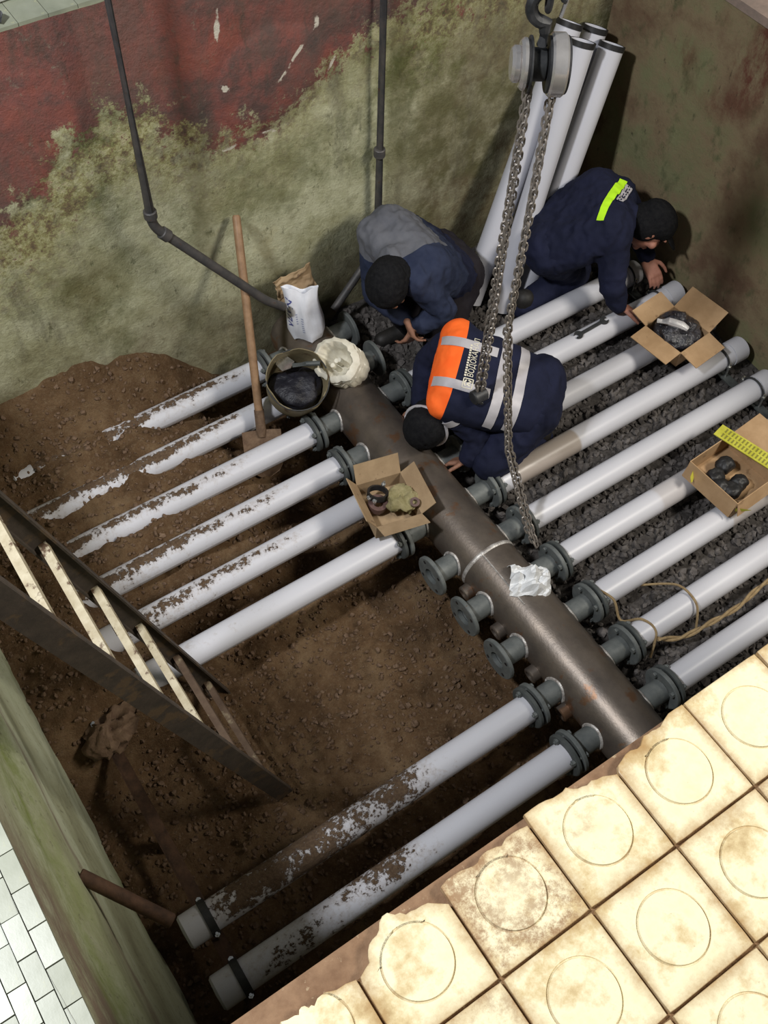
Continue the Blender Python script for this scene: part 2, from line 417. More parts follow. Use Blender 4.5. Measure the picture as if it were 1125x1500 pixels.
tag(floor, 'dug brown soil on the left and dark gravel on the right of the pit', kind='structure')
def hgt(x, y):
    i = int(round((y-ys[0])/.0115)); j = int(round((x-xs[0])/.0115))
    return float(H[min(max(i, 0), H.shape[0]-1), min(max(j, 0), H.shape[1]-1)])

def rocks(name, n, region, rmin, rmax, mat, seed, pred=None, lift=.3):
    rs = np.random.RandomState(seed)
    t = (1+5**.5)/2
    B = np.array([(-1, t, 0), (1, t, 0), (-1, -t, 0), (1, -t, 0), (0, -1, t), (0, 1, t), (0, -1, -t), (0, 1, -t), (t, 0, -1), (t, 0, 1), (-t, 0, -1), (-t, 0, 1)])/1.9
    T = np.array([(0, 11, 5), (0, 5, 1), (0, 1, 7), (0, 7, 10), (0, 10, 11), (1, 5, 9), (5, 11, 4), (11, 10, 2), (10, 7, 6), (7, 1, 8), (3, 9, 4), (3, 4, 2), (3, 2, 6), (3, 6, 8), (3, 8, 9), (4, 9, 5), (2, 4, 11), (6, 2, 10), (8, 6, 7), (9, 8, 1)])
    V = []; F = []; c = 0
    for i in range(n*3):
        if c >= n: break
        x = rs.uniform(region[0], region[1]); y = rs.uniform(region[2], region[3])
        if pred and not pred(x, y, rs): continue
        r = rmin+(rmax-rmin)*rs.rand()**2
        q = Quaternion(rs.randn(4)).normalized().to_matrix()
        b = (B*(1+.35*rs.randn(12, 1)*.6)*np.array([1, rs.uniform(.6, 1), rs.uniform(.5, .9)])*r) @ np.array(q)
        b[:, 0] += x; b[:, 1] += y; b[:, 2] += hgt(x, y)+r*lift
        V.append(b); F.append(T+12*c); c += 1
    V = np.concatenate(V); F = np.concatenate(F)
    me = bpy.data.meshes.new(name); me.from_pydata(V.tolist(), [], F.tolist()); me.update(); me.materials.append(mat)
    return link(name, me)
tag(rocks('gravel', 9000, (.16, XR-.02, YN-.1, YB-.02), .010, .024, M['stone'], 1), 'dark crushed gravel under the right hand pipes', kind='stuff')
tag(rocks('soil_crumbs', 9000, (XL+.02, .16, YN-.1, YB-.02), .004, .014, M['mud'], 2), 'loose crumbs of brown soil on the left of the pit', kind='stuff')

# ------------------------------------------------------------------ walls
def bump_noise(a, b, s=1.0): return (.016*fbm(a*1.6, b*1.6, 2, 3)+.006*fbm(a*9, b*9, 4, 3))*s
def back_wall():
    xs = np.arange(XL-.15, XR+.16, .012); zs = np.arange(-.35, HZ+.001, .012); zs[-1] = HZ
    X, Z = np.meshgrid(xs, zs)
    # paint boundary height along X
    bx = [-2.1, -1.1, -1.0, -.86, -.72, -.60, -.50, -.38, -.25, -.12, .02, .12, .22, .36, .55, .75, 1.2, 2.1]
    bz = [1.05, 1.05, 1.10, 1.24, 1.38, 1.38, 1.32, 1.22, 1.12, 1.08, 1.07, 1.10, 1.19, 1.28, 1.36, 1.25, 1.25, 1.35]
    b = np.interp(X, bx, bz)
    coat = np.clip(.5+(Z-b+.09*fbm(X*5, Z*5, 1, 4))*2.6, 0, 1)
    coat = coat*(1-.45*sst(.45, .8, X))
    low = np.clip(1-sst(.05, .55, Z+.2*fbm(X*3, Z*3, 8, 3)), 0, 1)*.85+.95*sst(.50, .90, X+.12*fbm(X*4, Z*4, 5, 3))
    moss = sst(.03, .25, fbm(X*2.5, Z*2.5, 3, 3))*(.4+.6*sst(.8, 1.25, Z))
    # flaked outline of the thick coat
    def line(pts, w):
        d = np.full(X.shape, 9.0)
        for (x0, z0), (x1, z1) in zip(pts, pts[1:]):
            t = np.clip(((X-x0)*(x1-x0)+(Z-z0)*(z1-z0))/((x1-x0)**2+(z1-z0)**2), 0, 1)
            d = np.minimum(d, np.hypot(X-x0-t*(x1-x0), Z-z0-t*(z1-z0)))
        return np.exp(-(d/w)**2)
    mottle = np.exp(-((Z-b+.12)/.24)**2)*(1-.75*sst(-.45, -.15, X))+.6*np.exp(-((Z-b)/.10)**2)
    n5 = .012*fbm(X*14, Z*14, 6, 3)
    chip = .70*line([(-.175, 1.60), (-.185, 1.50), (-.19, 1.40), (-.205, 1.33), (-.18, 1.30)], .014)
    chip = chip+.60*line([(.22, 1.62), (.225, 1.50), (.23, 1.42), (.15, 1.36), (.08, 1.29), (.02, 1.24)], .013)+.55*line([(.02, 1.24), (-.06, 1.27), (-.17, 1.29)], .012)
    chip = chip+.62*line([(.33, 1.30), (.26, 1.17), (.17, 1.06), (.04, 1.03), (-.05, 1.05), (-.18, 1.03), (-.30, 1.06)], .012)
    chip = chip*(.35+1.6*np.clip(fbm(X*17, Z*17, 9, 3)+.25, 0, 1))
    lump = .022*np.clip(1-np.hypot((X-.03)/.25, (Z-1.26)/.21), 0, 1)**.5
    d = bump_noise(X, Z)+.006*sst(.4, .6, coat)+lump
    P = np.stack([X, YB-d, Z], -1)
    me = gridmesh('wall_back', P, M['backwall'], {'coat': coat, 'low': np.clip(low, 0, 1), 'moss': moss, 'chip': np.clip(chip, 0, 1.2), 'mottle': np.clip(mottle, 0, 1)})
    o = link('wall_back', me); tag(o, 'pale green plaster wall with flaking dark red paint along its top', kind='structure')
    slab = MB(); slab.box((0, YB+.125, .61), (4.2, .20, 2.22)); put('wall_core', slab, M['concrete_edge'], o, False)
back_wall()
def right_wall():
    ys_ = np.arange(YN-.3, YB+.02, .012); zs = np.arange(-.35, 1.351, .012)
    Y, Z = np.meshgrid(ys_, zs)
    coat = sst(.05, .3, fbm(Y*2, Z*2, 7, 3)+.45*(Z-.9))
    d = bump_noise(Y+5, Z)
    me = gridmesh('wall_right', np.stack([XR-d, Y, Z], -1), M['rightwall'], {'coat': coat})
    o = link('wall_right', me); tag(o, 'dark brown green damp plaster wall behind the right pipe ends', kind='structure')
    c = MB(); c.box((XR+.17, .2, .45), (.24, 3.4, 1.79)); put('wall_core', c, M['pink_concrete'], o, False)
    l = MB(); l.box((XR+.29, .2, 1.365), (.62, 3.4, .035)); t = put('trim_1', l, M['pink_concrete'], None, False); tag(t, 'pinkish concrete ledge on top of the right wall', kind='structure')
right_wall()
def left_wall():
    ys_ = np.arange(YN-.3, YB+.02, .012); zs = np.arange(-.35, HZ+.001, .012); zs[-1] = HZ
    Y, Z = np.meshgrid(ys_, zs)
    n = fbm(Y*2, Z*2, 11, 3)
    # plaster swells below a band near the top
    ledge = .030*sst(1.02, .85, Z+.10*n+.06*Y)+.045*sst(.55, .1, Z+.1*n)
    coat = sst(.98, 1.28, Z+.25*n)*sst(-.50, -.80, Y+.15*n)+.5*sst(1.45, 1.7, Z)+.8*np.exp(-((Z-.80-.05*n-.05*Y)/.05)**2)
    moss = np.exp(-((Z-1.0+.10*n+.10*Y)/.16)**2)+.5*sst(.0, .3, n)
    d = bump_noise(Y+9, Z, 1.1)+ledge
    me = gridmesh('wall_left', np.stack([XL-.02+d, Y, Z], -1), M['leftwall'], {'coat': np.clip(coat, 0, 1), 'moss': np.clip(moss, 0, 1)})
    o = link('wall_left', me); tag(o, 'pale green mossy plaster wall under the narrow white tiles', kind='structure')
    c = MB(); c.box((XL-.18, .2, (HZ-.014-.45)/2), (.22, 3.5, HZ-.014+.45)); put('wall_core', c, M['mortar'], o, False)
left_wall()
def rim_tiles():
    # left rim: narrow white tiles, staggered strips
    w = .034; Lt = .072; k = 0
    root = MB(); root.box((XL-.36, .1, HZ-.02), (.72, 4.3, .016)); r = put('trim_2', root, M['pale_grout'], None, False)
    tag(r, 'rim of narrow white glazed tiles above the left wall', kind='structure')
    t = MB(); t.box((0, 0, 0), (w-.0018, Lt-.0022, .012)); me = t.mesh('tile', M['white_tile'], False)
    for i in range(7):
        y = YN-.30+(.5 if i % 2 else 0)*Lt
        while y < -.55:
            o = link('tile', me, r, (XL+.004-w*(i+.5), y, HZ-.006+RND.uniform(-.0015, .0015))); o.rotation_euler = (RND.uniform(-.02, .02), RND.uniform(-.02, .02), RND.uniform(-.01, .01))
            y += Lt
    rest = MB(); rest.box((XL-.118, .62, HZ-.006), (.236, 2.2, .012)); s = put('tile_rest', rest, M['white_tile'], r, False)
    # back rim
    root = MB(); root.box((0, YB+.32, HZ-.02), (4.2, .62, .016)); r = put('trim_3', root, M['pale_grout'], None, False)
    tag(r, 'rim of pale tiles above the back wall', kind='structure')
    t = MB(); t.box((0, 0, 0), (.098, .198, .014)); me = t.mesh('tile', M['white_tile'], False)
    for j in range(2):
        for i in range(38):
            x = -1.9+.10*i+.005
            link('tile', me, r, (x, YB+.115+.2*j, HZ-.006))
rim_tiles()
def ledge_tiles():
    s = MB(); s.box((-.55, YN-.50, HZ-.085), (3.1, 1.0, .14)); r = put('floor_platform', s, M['concrete_edge'], None, False)
    tag(r, 'cream tiled platform with crumbling brown edge in the foreground', kind='structure')
    m = MB(); m.box((-.55, YN-.53, HZ-.0125), (3.1, .94, .005)); put('mortar_bed', m, M['mortar'], r, False)
    f = MB(); f.box((-.55, YN-.10, .75), (3.1, .16, 1.86)); w = put('wall_front', f, M['rightwall'], None, False); tag(w, 'wall below the tiled platform', kind='structure')
    P = .2; G = .0026
    N = 56
    def tile_mesh(brk=None, seed=0, raised=.0022):
        rs = np.random.RandomState(seed); V = []; F = []; E = []
        hs = P/2-G; ang = [2*math.pi*k/N for k in range(N)]
        def rb(a):
            c, s_ = math.cos(a), math.sin(a); r = 1e9
            # rounded square
            r = min(hs/max(abs(c), 1e-6), hs/max(abs(s_), 1e-6))
            r = min(r, hs*1.40)
            if brk:
                for (nx, ny, dd) in brk:
                    q = c*nx+s_*ny
                    if q > 1e-3: r = min(r, dd/q*(1+.0)+.006*(rs.rand()-.5)+.004*math.sin(9*a))
            return max(r, .012)
        R0 = [rb(a) for a in ang]
        rings = [(9, -.014, 1), (9, -.0008, 1.0), (-.0012, 0, .9), (-.010, 0, .62), (-.028, 0, .22), (.0655, 0, .05), (.0642, -.0022, .55), (.0625, -.0022, .55), (.0610, raised, 0), (.04, raised+.0006, 0)]
        for (q, z, e) in rings:
            for k, a in enumerate(ang):
                r = R0[k] if q == 9 else (R0[k]+q if q < 0 else min(q, R0[k]*(.985-.01*(.0655-q)/.0655)))
                V.append((r*math.cos(a), r*math.sin(a), z)); E.append(e)
        V.append((0, 0, raised+.0006)); E.append(0)
        for i in range(len(rings)-1):
            for k in range(N): F.append((i*N+k, i*N+(k+1) % N, (i+1)*N+(k+1) % N, (i+1)*N+k))
        b = (len(rings)-1)*N
        for k in range(N): F.append((b+k, b+(k+1) % N, len(V)-1))
        me = bpy.data.meshes.new('tile'); me.from_pydata(V, [], F); me.update(); fattr(me, 'edge', E)
        me.materials.append(M['tile']); shade(me, 30); return me
    whole = tile_mesh(); stained = tile_mesh(); fattr(stained, 'rust', [.6*min(1, math.hypot(v.co.x, v.co.y)/.10)**1.5 for v in stained.vertices])
    x0 = -.865; y0 = -1.456
    broken = {(-1, 0): [(.25, 1, .088)], (0, 0): [(-.15, 1, .086)], (-2, 0): [(0.0, 1, .08)], (-3, 0): [(-.80, 1, .105), (.35, 1, .088)], (-4, 0): [(.05, 1, .045), (-.5, 1, .065)], (-5, 0): [(0, 1, .03)]}
    for i in range(-5, 8):
        for j in range(0, 4):
            cx = x0+P*(i+.5)+P*0; cy = y0+P*.5-P*j
            if (i, j) in broken: me = tile_mesh(broken[(i, j)], seed=i*7+j+50)
            else: me = stained if (i*5+j*3) % 4 == 0 else whole
            if (i, j) == (-2, 0):
                me = me.copy() if me is whole else me; fattr(me, 'rust', [min(1.0, .35+math.hypot(v.co.x, v.co.y)/.11) for v in me.vertices])
            o = link('tile', me, r, (cx, cy, HZ+RND.uniform(-.0012, .0012))); o.rotation_euler = (RND.uniform(-.006, .006), RND.uniform(-.006, .006), RND.uniform(-.006, .006))
ledge_tiles()

# ------------------------------------------------------------------ steel manifold
SP = .2212; RH = .125; R = .055
def ny(i): return -(i-7)*SP
hdr = thing('pipe_manifold', (0, 0, -.13), 'thick dark steel header pipe with rows of short flanged outlets', 'pipe')
def build_header():
    m = MB(); m.rev((0, -1.35, 0), (0, 1, 0), [(0, 0), (0, RH), (1.30, RH), (1.31, RH), (2.80, RH), (2.83, RH*.93), (2.855, RH*.7), (2.87, RH*.35), (2.875, 0)], 48)
    put('header_tube', m, M['header'], hdr)
    # ring weld and ground seam
    w = MB(); w.rev((0, -.075, 0), (0, 1, 0), [(-.009, RH), (-.005, RH+.003), (0, RH+.004), (.005, RH+.003), (.009, RH)], 48); put('ring_weld', w, M['weld'], hdr)
    s = MB(); a = math.radians(112)
    pts = [(math.cos(a)*(RH+.001), -.08-.01*k, math.sin(a)*(RH+.001)) for k in range(28)]; s.tube(pts, .0035, 6); put('seam_weld', s, M['weld'], hdr)
    for sd in (-1, 1):
        for i in range(1, 12):
            if sd < 0 and i in (3,): pass
            y = ny(i); L = .235
            if sd < 0 or i in (1, 2) or True:
                n = MB(); ri = .036
                n.rev((sd*.10, y, 0), (sd, 0, 0), [(0, .047), (L-.10-.020, .047), (L-.10-.020, ri), (0, ri)], 20, close=True)
                no = put('nozzle', n, M['flange'], hdr)
                fl = MB(); o0 = L-.10-.018
                fl.rev((sd*.10, y, 0), (sd, 0, 0), [(o0, ri), (o0, .085), (o0+.003, .088), (o0+.015, .088), (o0+.018, .085), (o0+.018, ri)], 28, close=True)
                put('flange_plate', fl, M['flange'], no)
                if sd < 0 and i in (7, 8, 9) or sd > 0 and i in (1, 2):
                    hb = MB()
                    for k in range(4):
                        t = math.pi/4+k*math.pi/2; hb.cyl((sd*(L-.0005), y+.067*math.cos(t), .067*math.sin(t)), (sd*(L+.0012), y+.067*math.cos(t), .067*math.sin(t)), .008, 8)
                    put('bolt_hole', hb, M['black_rubber'], no)
                wb = MB(); rr = .050; pts = []
                for k in range(25):
                    t = 2*math.pi*k/24; yy = rr*math.cos(t); zz = rr*math.sin(t); pts.append((sd*(math.sqrt(RH*RH-zz*zz)+.001), y+yy, zz))
                wb.tube(pts, .0065, 6, False); put('weld_bead', wb, M['weld'], no)
    for y in (ny(8.5), ny(9.5), ny(10.35), ny(7.55)):
        b = MB(); z = -.035
        b.rev((-.09, y, z), (-1, 0, -.15), [(0, .034), (.062, .034), (.066, .030), (.066, .022), (.050, .022), (.050, 0)], 16); put('stub_boss', b, M['header'], hdr)
build_header()

# ------------------------------------------------------------------ laterals
def tube_mesh(name, L, r, mat, dirt, n=28, step=.012, capped=False):
    """tube along +X from 0 to L; dirt(x, ang) gives the soil mask"""
    k = max(2, int(L/step)); X = np.linspace(0, L, k); A = np.linspace(0, 2*np.pi, n+1)
    XX, AA = np.meshgrid(X, A, indexing='ij')
    P = np.stack([XX, r*np.cos(AA), r*np.sin(AA)], -1)
    me = gridmesh(name, P, mat, {'dirt': dirt(XX, AA)})
    return me
def lateral(sd, i, x1, label, dirt, y1=None, tint=None, cap=True, mat=None, film=None):
    y = ny(i); x0 = .236; z = 0
    y1 = y if y1 is None else y1
    root = thing('lateral_pipe', (sd*x0, y, z), label, 'pipe', 'lateral pipes left of the header' if sd < 0 else 'lateral pipes right of the header')
    root.rotation_euler = (0, 0, (math.atan2(y1-y, x1-x0) if sd > 0 else math.pi-math.atan2(y1-y, x1-x0)))
    L = math.hypot(x1-x0, y1-y)
    mt = mat or M['pvc']
    me = tube_mesh('tube', L, R, mt, dirt); t = link('tube', me, root)
    if film:
        co = np.empty(len(me.vertices)*3); me.vertices.foreach_get('co', co); fx = co[0::3]
        fattr(me, 'film', sst(film[0]-.004, film[0], fx)*(1-sst(film[1]-.004, film[1], fx))*film[2])
    # loose backing flange + stub shoulder
    f = MB(); f.rev((0, 0, 0), (1, 0, 0), [(.010, .058), (.010, .082), (.013, .086), (.025, .086), (.028, .082), (.028, .058)], 28, close=True); fo = put('flange', f, M['flange_dark'], root, rel=False)
    g = MB(); g.rev((0, 0, 0), (1, 0, 0), [(.001, .03), (.001, .070), (.009, .070), (.009, .03)], 28, close=True); put('gasket', g, M['black_rubber'], fo, rel=False)
    for k in range(4):
        t_ = math.pi/4+k*math.pi/2; yy = .069*math.cos(t_); zz = .069*math.sin(t_)
        b = MB(); b.cyl((-.030, yy, zz), (.046, yy, zz), .006, 8); b.cyl((-.031, yy, zz), (-.019, yy, zz), .0115, 6); b.cyl((.029, yy, zz), (.039, yy, zz), .0115, 6)
        put('bolt', b, M['flange'], fo, rel=False)
    if cap:
        c = MB(); c.rev((0, 0, 0), (1, 0, 0), [(L-.085, R+.001), (L-.085, R+.0045), (L-.002, R+.0045), (L+.006, R-.004), (L+.009, 0)], 28)
        ce = put('end_cap', c, mt, root, rel=False); fattr(ce.data, 'dirt', np.full(len(ce.data.vertices), .10 if sd < 0 else -.3))
    return root
def clean(X, A): return np.zeros_like(X)-.30
def topw(A): return np.clip(np.sin(A), -1, 1)
def make_laterals():
    # left side: local X runs away from the header (towards -X); local Z up
    def dl(i):
        def f(X, A):
            x = -.236-X; n = fbm(X*5+i*3, A*.6+i, i, 4)
            top = topw(A)
            if i <= 6:
                ramp0 = {1: -.05, 2: .12, 3: .28, 4: .22, 5: .30, 6: .62}[i]
                d = sst(ramp0, ramp0+.75, X)*.55
                ridge = np.exp(-((A-math.pi/2+.15*np.sin(X*9+i))/.55)**2)*sst(ramp0*.7, ramp0*.7+.25, X)*(.55 if i < 6 else .2)
                return d*.55+ridge+.35*n*(d+.15)-.06
            amt = {10: 1.25, 11: .95}[i]; st = {10: .28, 11: .40}[i]
            endc = 1-.25*sst(1.22, 1.34, X)
            return (sst(st, st+.38, X)*.50*amt+.40*n*sst(st-.25, st+.25, X)+.12*np.clip(top, 0, 1)*sst(st, st+.3, X))*endc-.04
        return f
    L = {1: (1.45, 'white lateral pipe mostly buried in soil along the back wall'),
         2: (1.62, 'white lateral pipe half buried, with the shovel standing beside it'),
         3: (1.62, 'soil smeared white lateral pipe just in front of the shovel'),
         4: (1.62, 'fourth white pipe from the back, its far end sunk in soil'),
         5: (1.50, 'white lateral pipe running under the open box beside the header'),
         6: (1.42, 'cleanest left pipe, next to the three open flanges'),
         10: (1.70, 'soil caked pipe in the open dig, farther of the lower pair'),
         11: (1.70, 'nearest left pipe, partly hidden by the tiled platform edge')}
    for i, (x1, lab) in L.items(): lateral(-1, i, x1, lab, dl(i))
    Rr = {3: (1.66, 'right pipe farthest back, passing beneath the lime banded worker', clean),
          4: (1.74, 'white right pipe with a wrench lying on it', clean),
          5: (1.74, 'white right pipe running from behind the orange vest to the box', clean),
          6: (1.74, 'white right pipe with a dusty beige first length', (.13, .47, .8)),
          7: (1.70, 'long clean right pipe crossing just behind the yellow labelled box', clean),
          8: (1.72, 'right pipe passing under the far corner of the yellow labelled box', (.55, .9, .35)),
          9: (1.72, 'right pipe passing under the near corner of the yellow labelled box', (.75, 1.5, .5)),
          10: (1.72, 'right pipe with a straw coloured rope looped over it', clean),
          11: (1.72, 'nearest right pipe, running behind the tiled platform edge', clean)}
    for i, (x1, lab, d) in Rr.items(): lateral(1, i, x1, lab, clean, film=d if d is not clean else None)
make_laterals()

# supports under the pipe ends, with clamps
def support(x, sd, y0, y1, label, clamps, glabel):
    r = thing('pipe_support', (x, (y0+y1)/2, -.068), label, 'support')
    m = MB(); m.bar((x, y0, -.062), (x, y1, -.062), .04, .006); m.bar((x+sd*.023, y0, -.085), (x+sd*.023, y1, -.085), .006, .05); put('angle_bar', m, M['rust'] if sd < 0 else M['flange_dark'], r, False)
    k = 0
    y = y0+.12
    while y < y1:
        p = MB(); p.bar((x, y, -.09), (x, y, -.36), .035, .035); put('post', p, M['rust'], r, False); y += .62
    for i, lab in clamps:
        y = ny(i); q = thing('pipe_clamp', (x, y, -.06), lab, 'clamp', glabel)
        b = MB(); rr = R+.006; pts = [(x, y-rr, -.085)]+[(x, y+rr*math.cos(t), rr*math.sin(t)) for t in np.linspace(math.pi, 0, 13)]+[(x, y+rr, -.085)]
        if sd < 0:
            V = []; F = []
            for (px, py, pz) in pts: V += [(px-.012, py, pz), (px+.012, py, pz)]
            for j in range(len(pts)-1): F.append((2*j, 2*j+1, 2*j+3, 2*j+2))
            b = MB()
            dv = []
            for s_ in (0, .004):
                pts2 = [(x, y+(rr+s_)*math.cos(t), (rr+s_)*math.sin(t)) for t in np.linspace(math.pi, 0, 15)]
                dv.append(pts2)
            V = []; n = 15
            for k2 in (0, 1):
                for p in dv[k2]: V += [(p[0]-.014, p[1], p[2]), (p[0]+.014, p[1], p[2])]
            F = []
            for j in range(n-1):
                a = 2*j; c = 2*n+2*j; F += [(a, a+1, a+3, a+2), (c, c+2, c+3, c+1), (a, a+2, c+2, c), (a+1, c+1, c+3, a+3)]
            F += [(0, 2*n, 2*n+1, 1), (2*n-2, 2*n-1, 4*n-1, 4*n-2)]
            b.add(V, F)
            put('strap', b, M['darksteel'], q)
        else:
            b = MB(); b.tube(pts, .005, 8); put('u_bolt', b, M['darksteel'], q)
        for s_ in (-1, 1):
            e = MB(); e.cyl((x, y+s_*(rr+.004), -.075), (x, y+s_*(rr+.004), .030), .0048, 8); e.cyl((x, y+s_*(rr+.004), .004), (x, y+s_*(rr+.004), .014), .010, 6); put('threaded_rod', e, M['zinc'], q)
support(-1.615, -1, -1.05, .42, 'rusty angle bar support along the left wall under the pipe ends', [(10, 'dark strap clamp round the farther pipe end of the near pair'), (11, 'dark strap clamp round the nearest pipe end by the left wall')], 'clamps at the left pipe ends')
support(1.60, 1, -1.15, 1.0, 'grey angle bar support along the right wall under the pipe ends',
        [(3, 'clamp round the pipe end below the lime banded worker'), (4, 'clamp on the pipe end beside the brown box flaps'), (6, 'clamp on the pipe end in front of the flapped box'), (7, 'clamp on the long pipe end near the right edge of the picture'), (8, 'clamp on the pipe end just behind the yellow label')], 'clamps at the right pipe ends')
# spare upright bolts on the left support where pipes are missing
for (y, lab) in ((.318, 'pair of free threaded rods standing beside the left wall'), (.107, 'pair of free threaded rods standing by the mud lump')):
    q = thing('clamp_rods', (-1.64, y, -.06), lab, 'bolt', 'free rods on the left support')
    for dy in (-.03, .03):
        e = MB(); e.cyl((-1.64, y+dy, -.10), (-1.64, y+dy, .075), .006, 8); e.cyl((-1.64, y+dy, .05), (-1.64, y+dy, .062), .012, 6); put('rod', e, M['zinc'], q)

# ------------------------------------------------------------------ pipes on and against the walls
def elbow_path(P, rad=.05, n=6):
    P = [Vector(p) for p in P]; out = [P[0]]
    for i in range(1, len(P)-1):
        a = (P[i-1]-P[i]).normalized(); b = (P[i+1]-P[i]).normalized()
        p0 = P[i]+a*rad; p1 = P[i]+b*rad
        for k in range(n+1):
            t = k/n; out.append(p0*(1-t)**2+P[i]*2*t*(1-t)+p1*t*t)
    out.append(P[-1]); return out
def wall_pipe(pts, r, label, collars):
    o = thing('drain_pipe', pts[-1], label, 'pipe', 'thin pipes coming down the back wall')
    m = MB(); m.tube(elbow_path(pts, .04), r, 14); put('pipe_run', m, M['wallpipe'], o)
    for (a, b) in collars:
        c = MB(); c.cyl(a, b, r*1.35, 14, bev=.003); put('collar', c, M['wallpipe'], o)
wall_pipe([(-.60, 1.40, 2.3), (-.606, 1.40, .955), (-.21, 1.30, .44), (-.13, 1.30, .36)], .019, 'thin grey pipe down the back wall that bends towards the bucket',
          [((-.606, 1.40, 1.03), (-.606, 1.40, .995)), ((-.580, 1.394, .92), (-.556, 1.388, .89))])
wall_pipe([(.492, 1.50, 2.3), (.498, 1.50, .25), (.20, 1.42, .06)], .019, 'thin grey pipe running straight down the wall behind the crouching worker', [((.495, 1.50, .80), (.495, 1.50, .76))])
def leaning():
    T = [((1.484, 1.485, 1.072), (.896, 1.240, -.10), 'leftmost of the grey plastic pipes leaning in the corner'),
         ((1.453, 1.362, 1.059), (.985, 1.120, -.10), 'leaning grey pipe right behind the hoist covers and chains'),
         ((1.652, 1.490, .994), (1.185, 1.285, -.10), 'shaded grey pipe leaning behind the gap between two others'),
         ((1.650, 1.366, .978), (1.150, 1.140, -.10), 'rightmost leaning grey pipe, its foot behind the navy worker')]
    for (a, b, lab) in T:
        a = Vector(a); b = Vector(b); L = (a-b).length; r = .058
        o = thing('spare_pipe', b, lab, 'pipe', 'spare pipes leaning in the corner')
        m = MB(); m.rev((0, 0, 0), (1, 0, 0), [(0, r), (L, r), (L, r-.006), (L-.25, r-.006)], 28)
        me = m.mesh('tube', M['pvc_store']); fattr(me, 'dirt', np.full(len(me.vertices), -.3))
        t = link('tube', me, o); o.rotation_euler = (a-b).to_track_quat('X', 'Z').to_euler()
        i = MB(); i.cyl((L-.24, 0, 0), (L-.03, 0, 0), r-.0065, 24); put('shadowed_bore', i, M['black_rubber'], o, rel=False)
        c = MB(); c.rev((0, 0, 0), (1, 0, 0), [(L-.022, r), (L-.022, r+.003), (L+.001, r+.003), (L+.001, r-.007)], 28); put('dark_end_band', c, M['black_rubber'], o, rel=False)
leaning()
# stub in the left wall
s = MB(); s.cyl((-1.845, -.61, .885), (-1.70, -.82, .80), .019, 14, bev=.003); 
solo('pipe_stub', s, M['rust'], (-1.845, -.63, .86), 'short rusty pipe stub poking out of the left wall', 'pipe')

# ------------------------------------------------------------------ ladder
def ladder():
    o = thing('ladder', (-1.18, -.12, -.28), 'dark steel ladder with pale rungs leaning on the left rim', 'ladder')
    def rail_pt(z): 
        t = (z+.27)/2.1; return -1.155-.53*t
    for y in (-.365, .125):
        m = MB(); a = Vector((rail_pt(-.27), y, -.27)); b = Vector((rail_pt(1.98), y, 1.98)); d, x, u = basis(b-a, (0, 1, 0))
        m.bar(a, b, .066, .007, (0, 1, 0))
        s_ = 1 if y < 0 else -1
        for e in (-1, 1):
            m.bar(a+x*e*.030+Vector((0, s_*.010, 0)), b+x*e*.030+Vector((0, s_*.010, 0)), .006, .020, (0, 1, 0))
        put('rail', m, M['ladder'], o, False)
    zs = [-.08, .245, .575, .905, 1.225, 1.545]
    for z in zs:
        m = MB(); x = rail_pt(z)
        m.bar((x, -.362, z), (x, .122, z), .024, .024, (1, 0, .25)); put('rung', m, M['rung'] if z > .5 else M['rung_dark'], o, False)
ladder()

# ------------------------------------------------------------------ shovel
def shovel():
    top = Vector((-.205, 1.515, .745)); bot = Vector((-.43, 1.03, .10)); d = (bot-top).normalized()
    o = thing('shovel', bot, 'wooden handled shovel with muddy blade leaning on the back wall', 'shovel')
    h = MB(); h.rev(top, bot-top, [(0, 0), (0, .012), (.008, .017), (.10, .018), ((bot-top).length, .0185), ((bot-top).length, 0)], 14); put('handle', h, M['wood'], o)
    k = MB(); k.rev(bot-d*.02, d, [(0, .0215), (.09, .022), (.12, .018), (.12, 0)], 14); put('socket', k, M['mud'], o)
    b = MB(); V = []; x = Vector((0, 0, 1)).cross(d).normalized(); n = d.cross(x).normalized(); nu, nv = 8, 8
    for side in (0, .004):
        for j in range(nv+1):
            for i in range(nu+1):
                u = i/nu*2-1; v = j/nv; w = .085*(1-.0*v) if v < .55 else .085*math.sqrt(max(0, 1-((v-.55)/.46)**2))
                V.append(bot+d*(.07+v*.21)+x*u*w+n*(.022*u*u+.010*math.sin(v*3)-side))
    F = []; q = (nu+1)*(nv+1)
    for j in range(nv):
        for i in range(nu):
            a = j*(nu+1)+i; F += [(a, a+1, a+nu+2, a+nu+1), (q+a, q+a+nu+1, q+a+nu+2, q+a+1)]
    rim = [i for i in range(nu+1)]+[j*(nu+1)+nu for j in range(1, nv+1)]+[nv*(nu+1)+i for i in range(nu-1, -1, -1)]+[j*(nu+1) for j in range(nv-1, 0, -1)]
    for a, c in zip(rim, rim[1:]+rim[:1]): F.append((a, q+a, q+c, c))
    b.add(V, F); put('blade', b, M['mud'], o)
shovel()

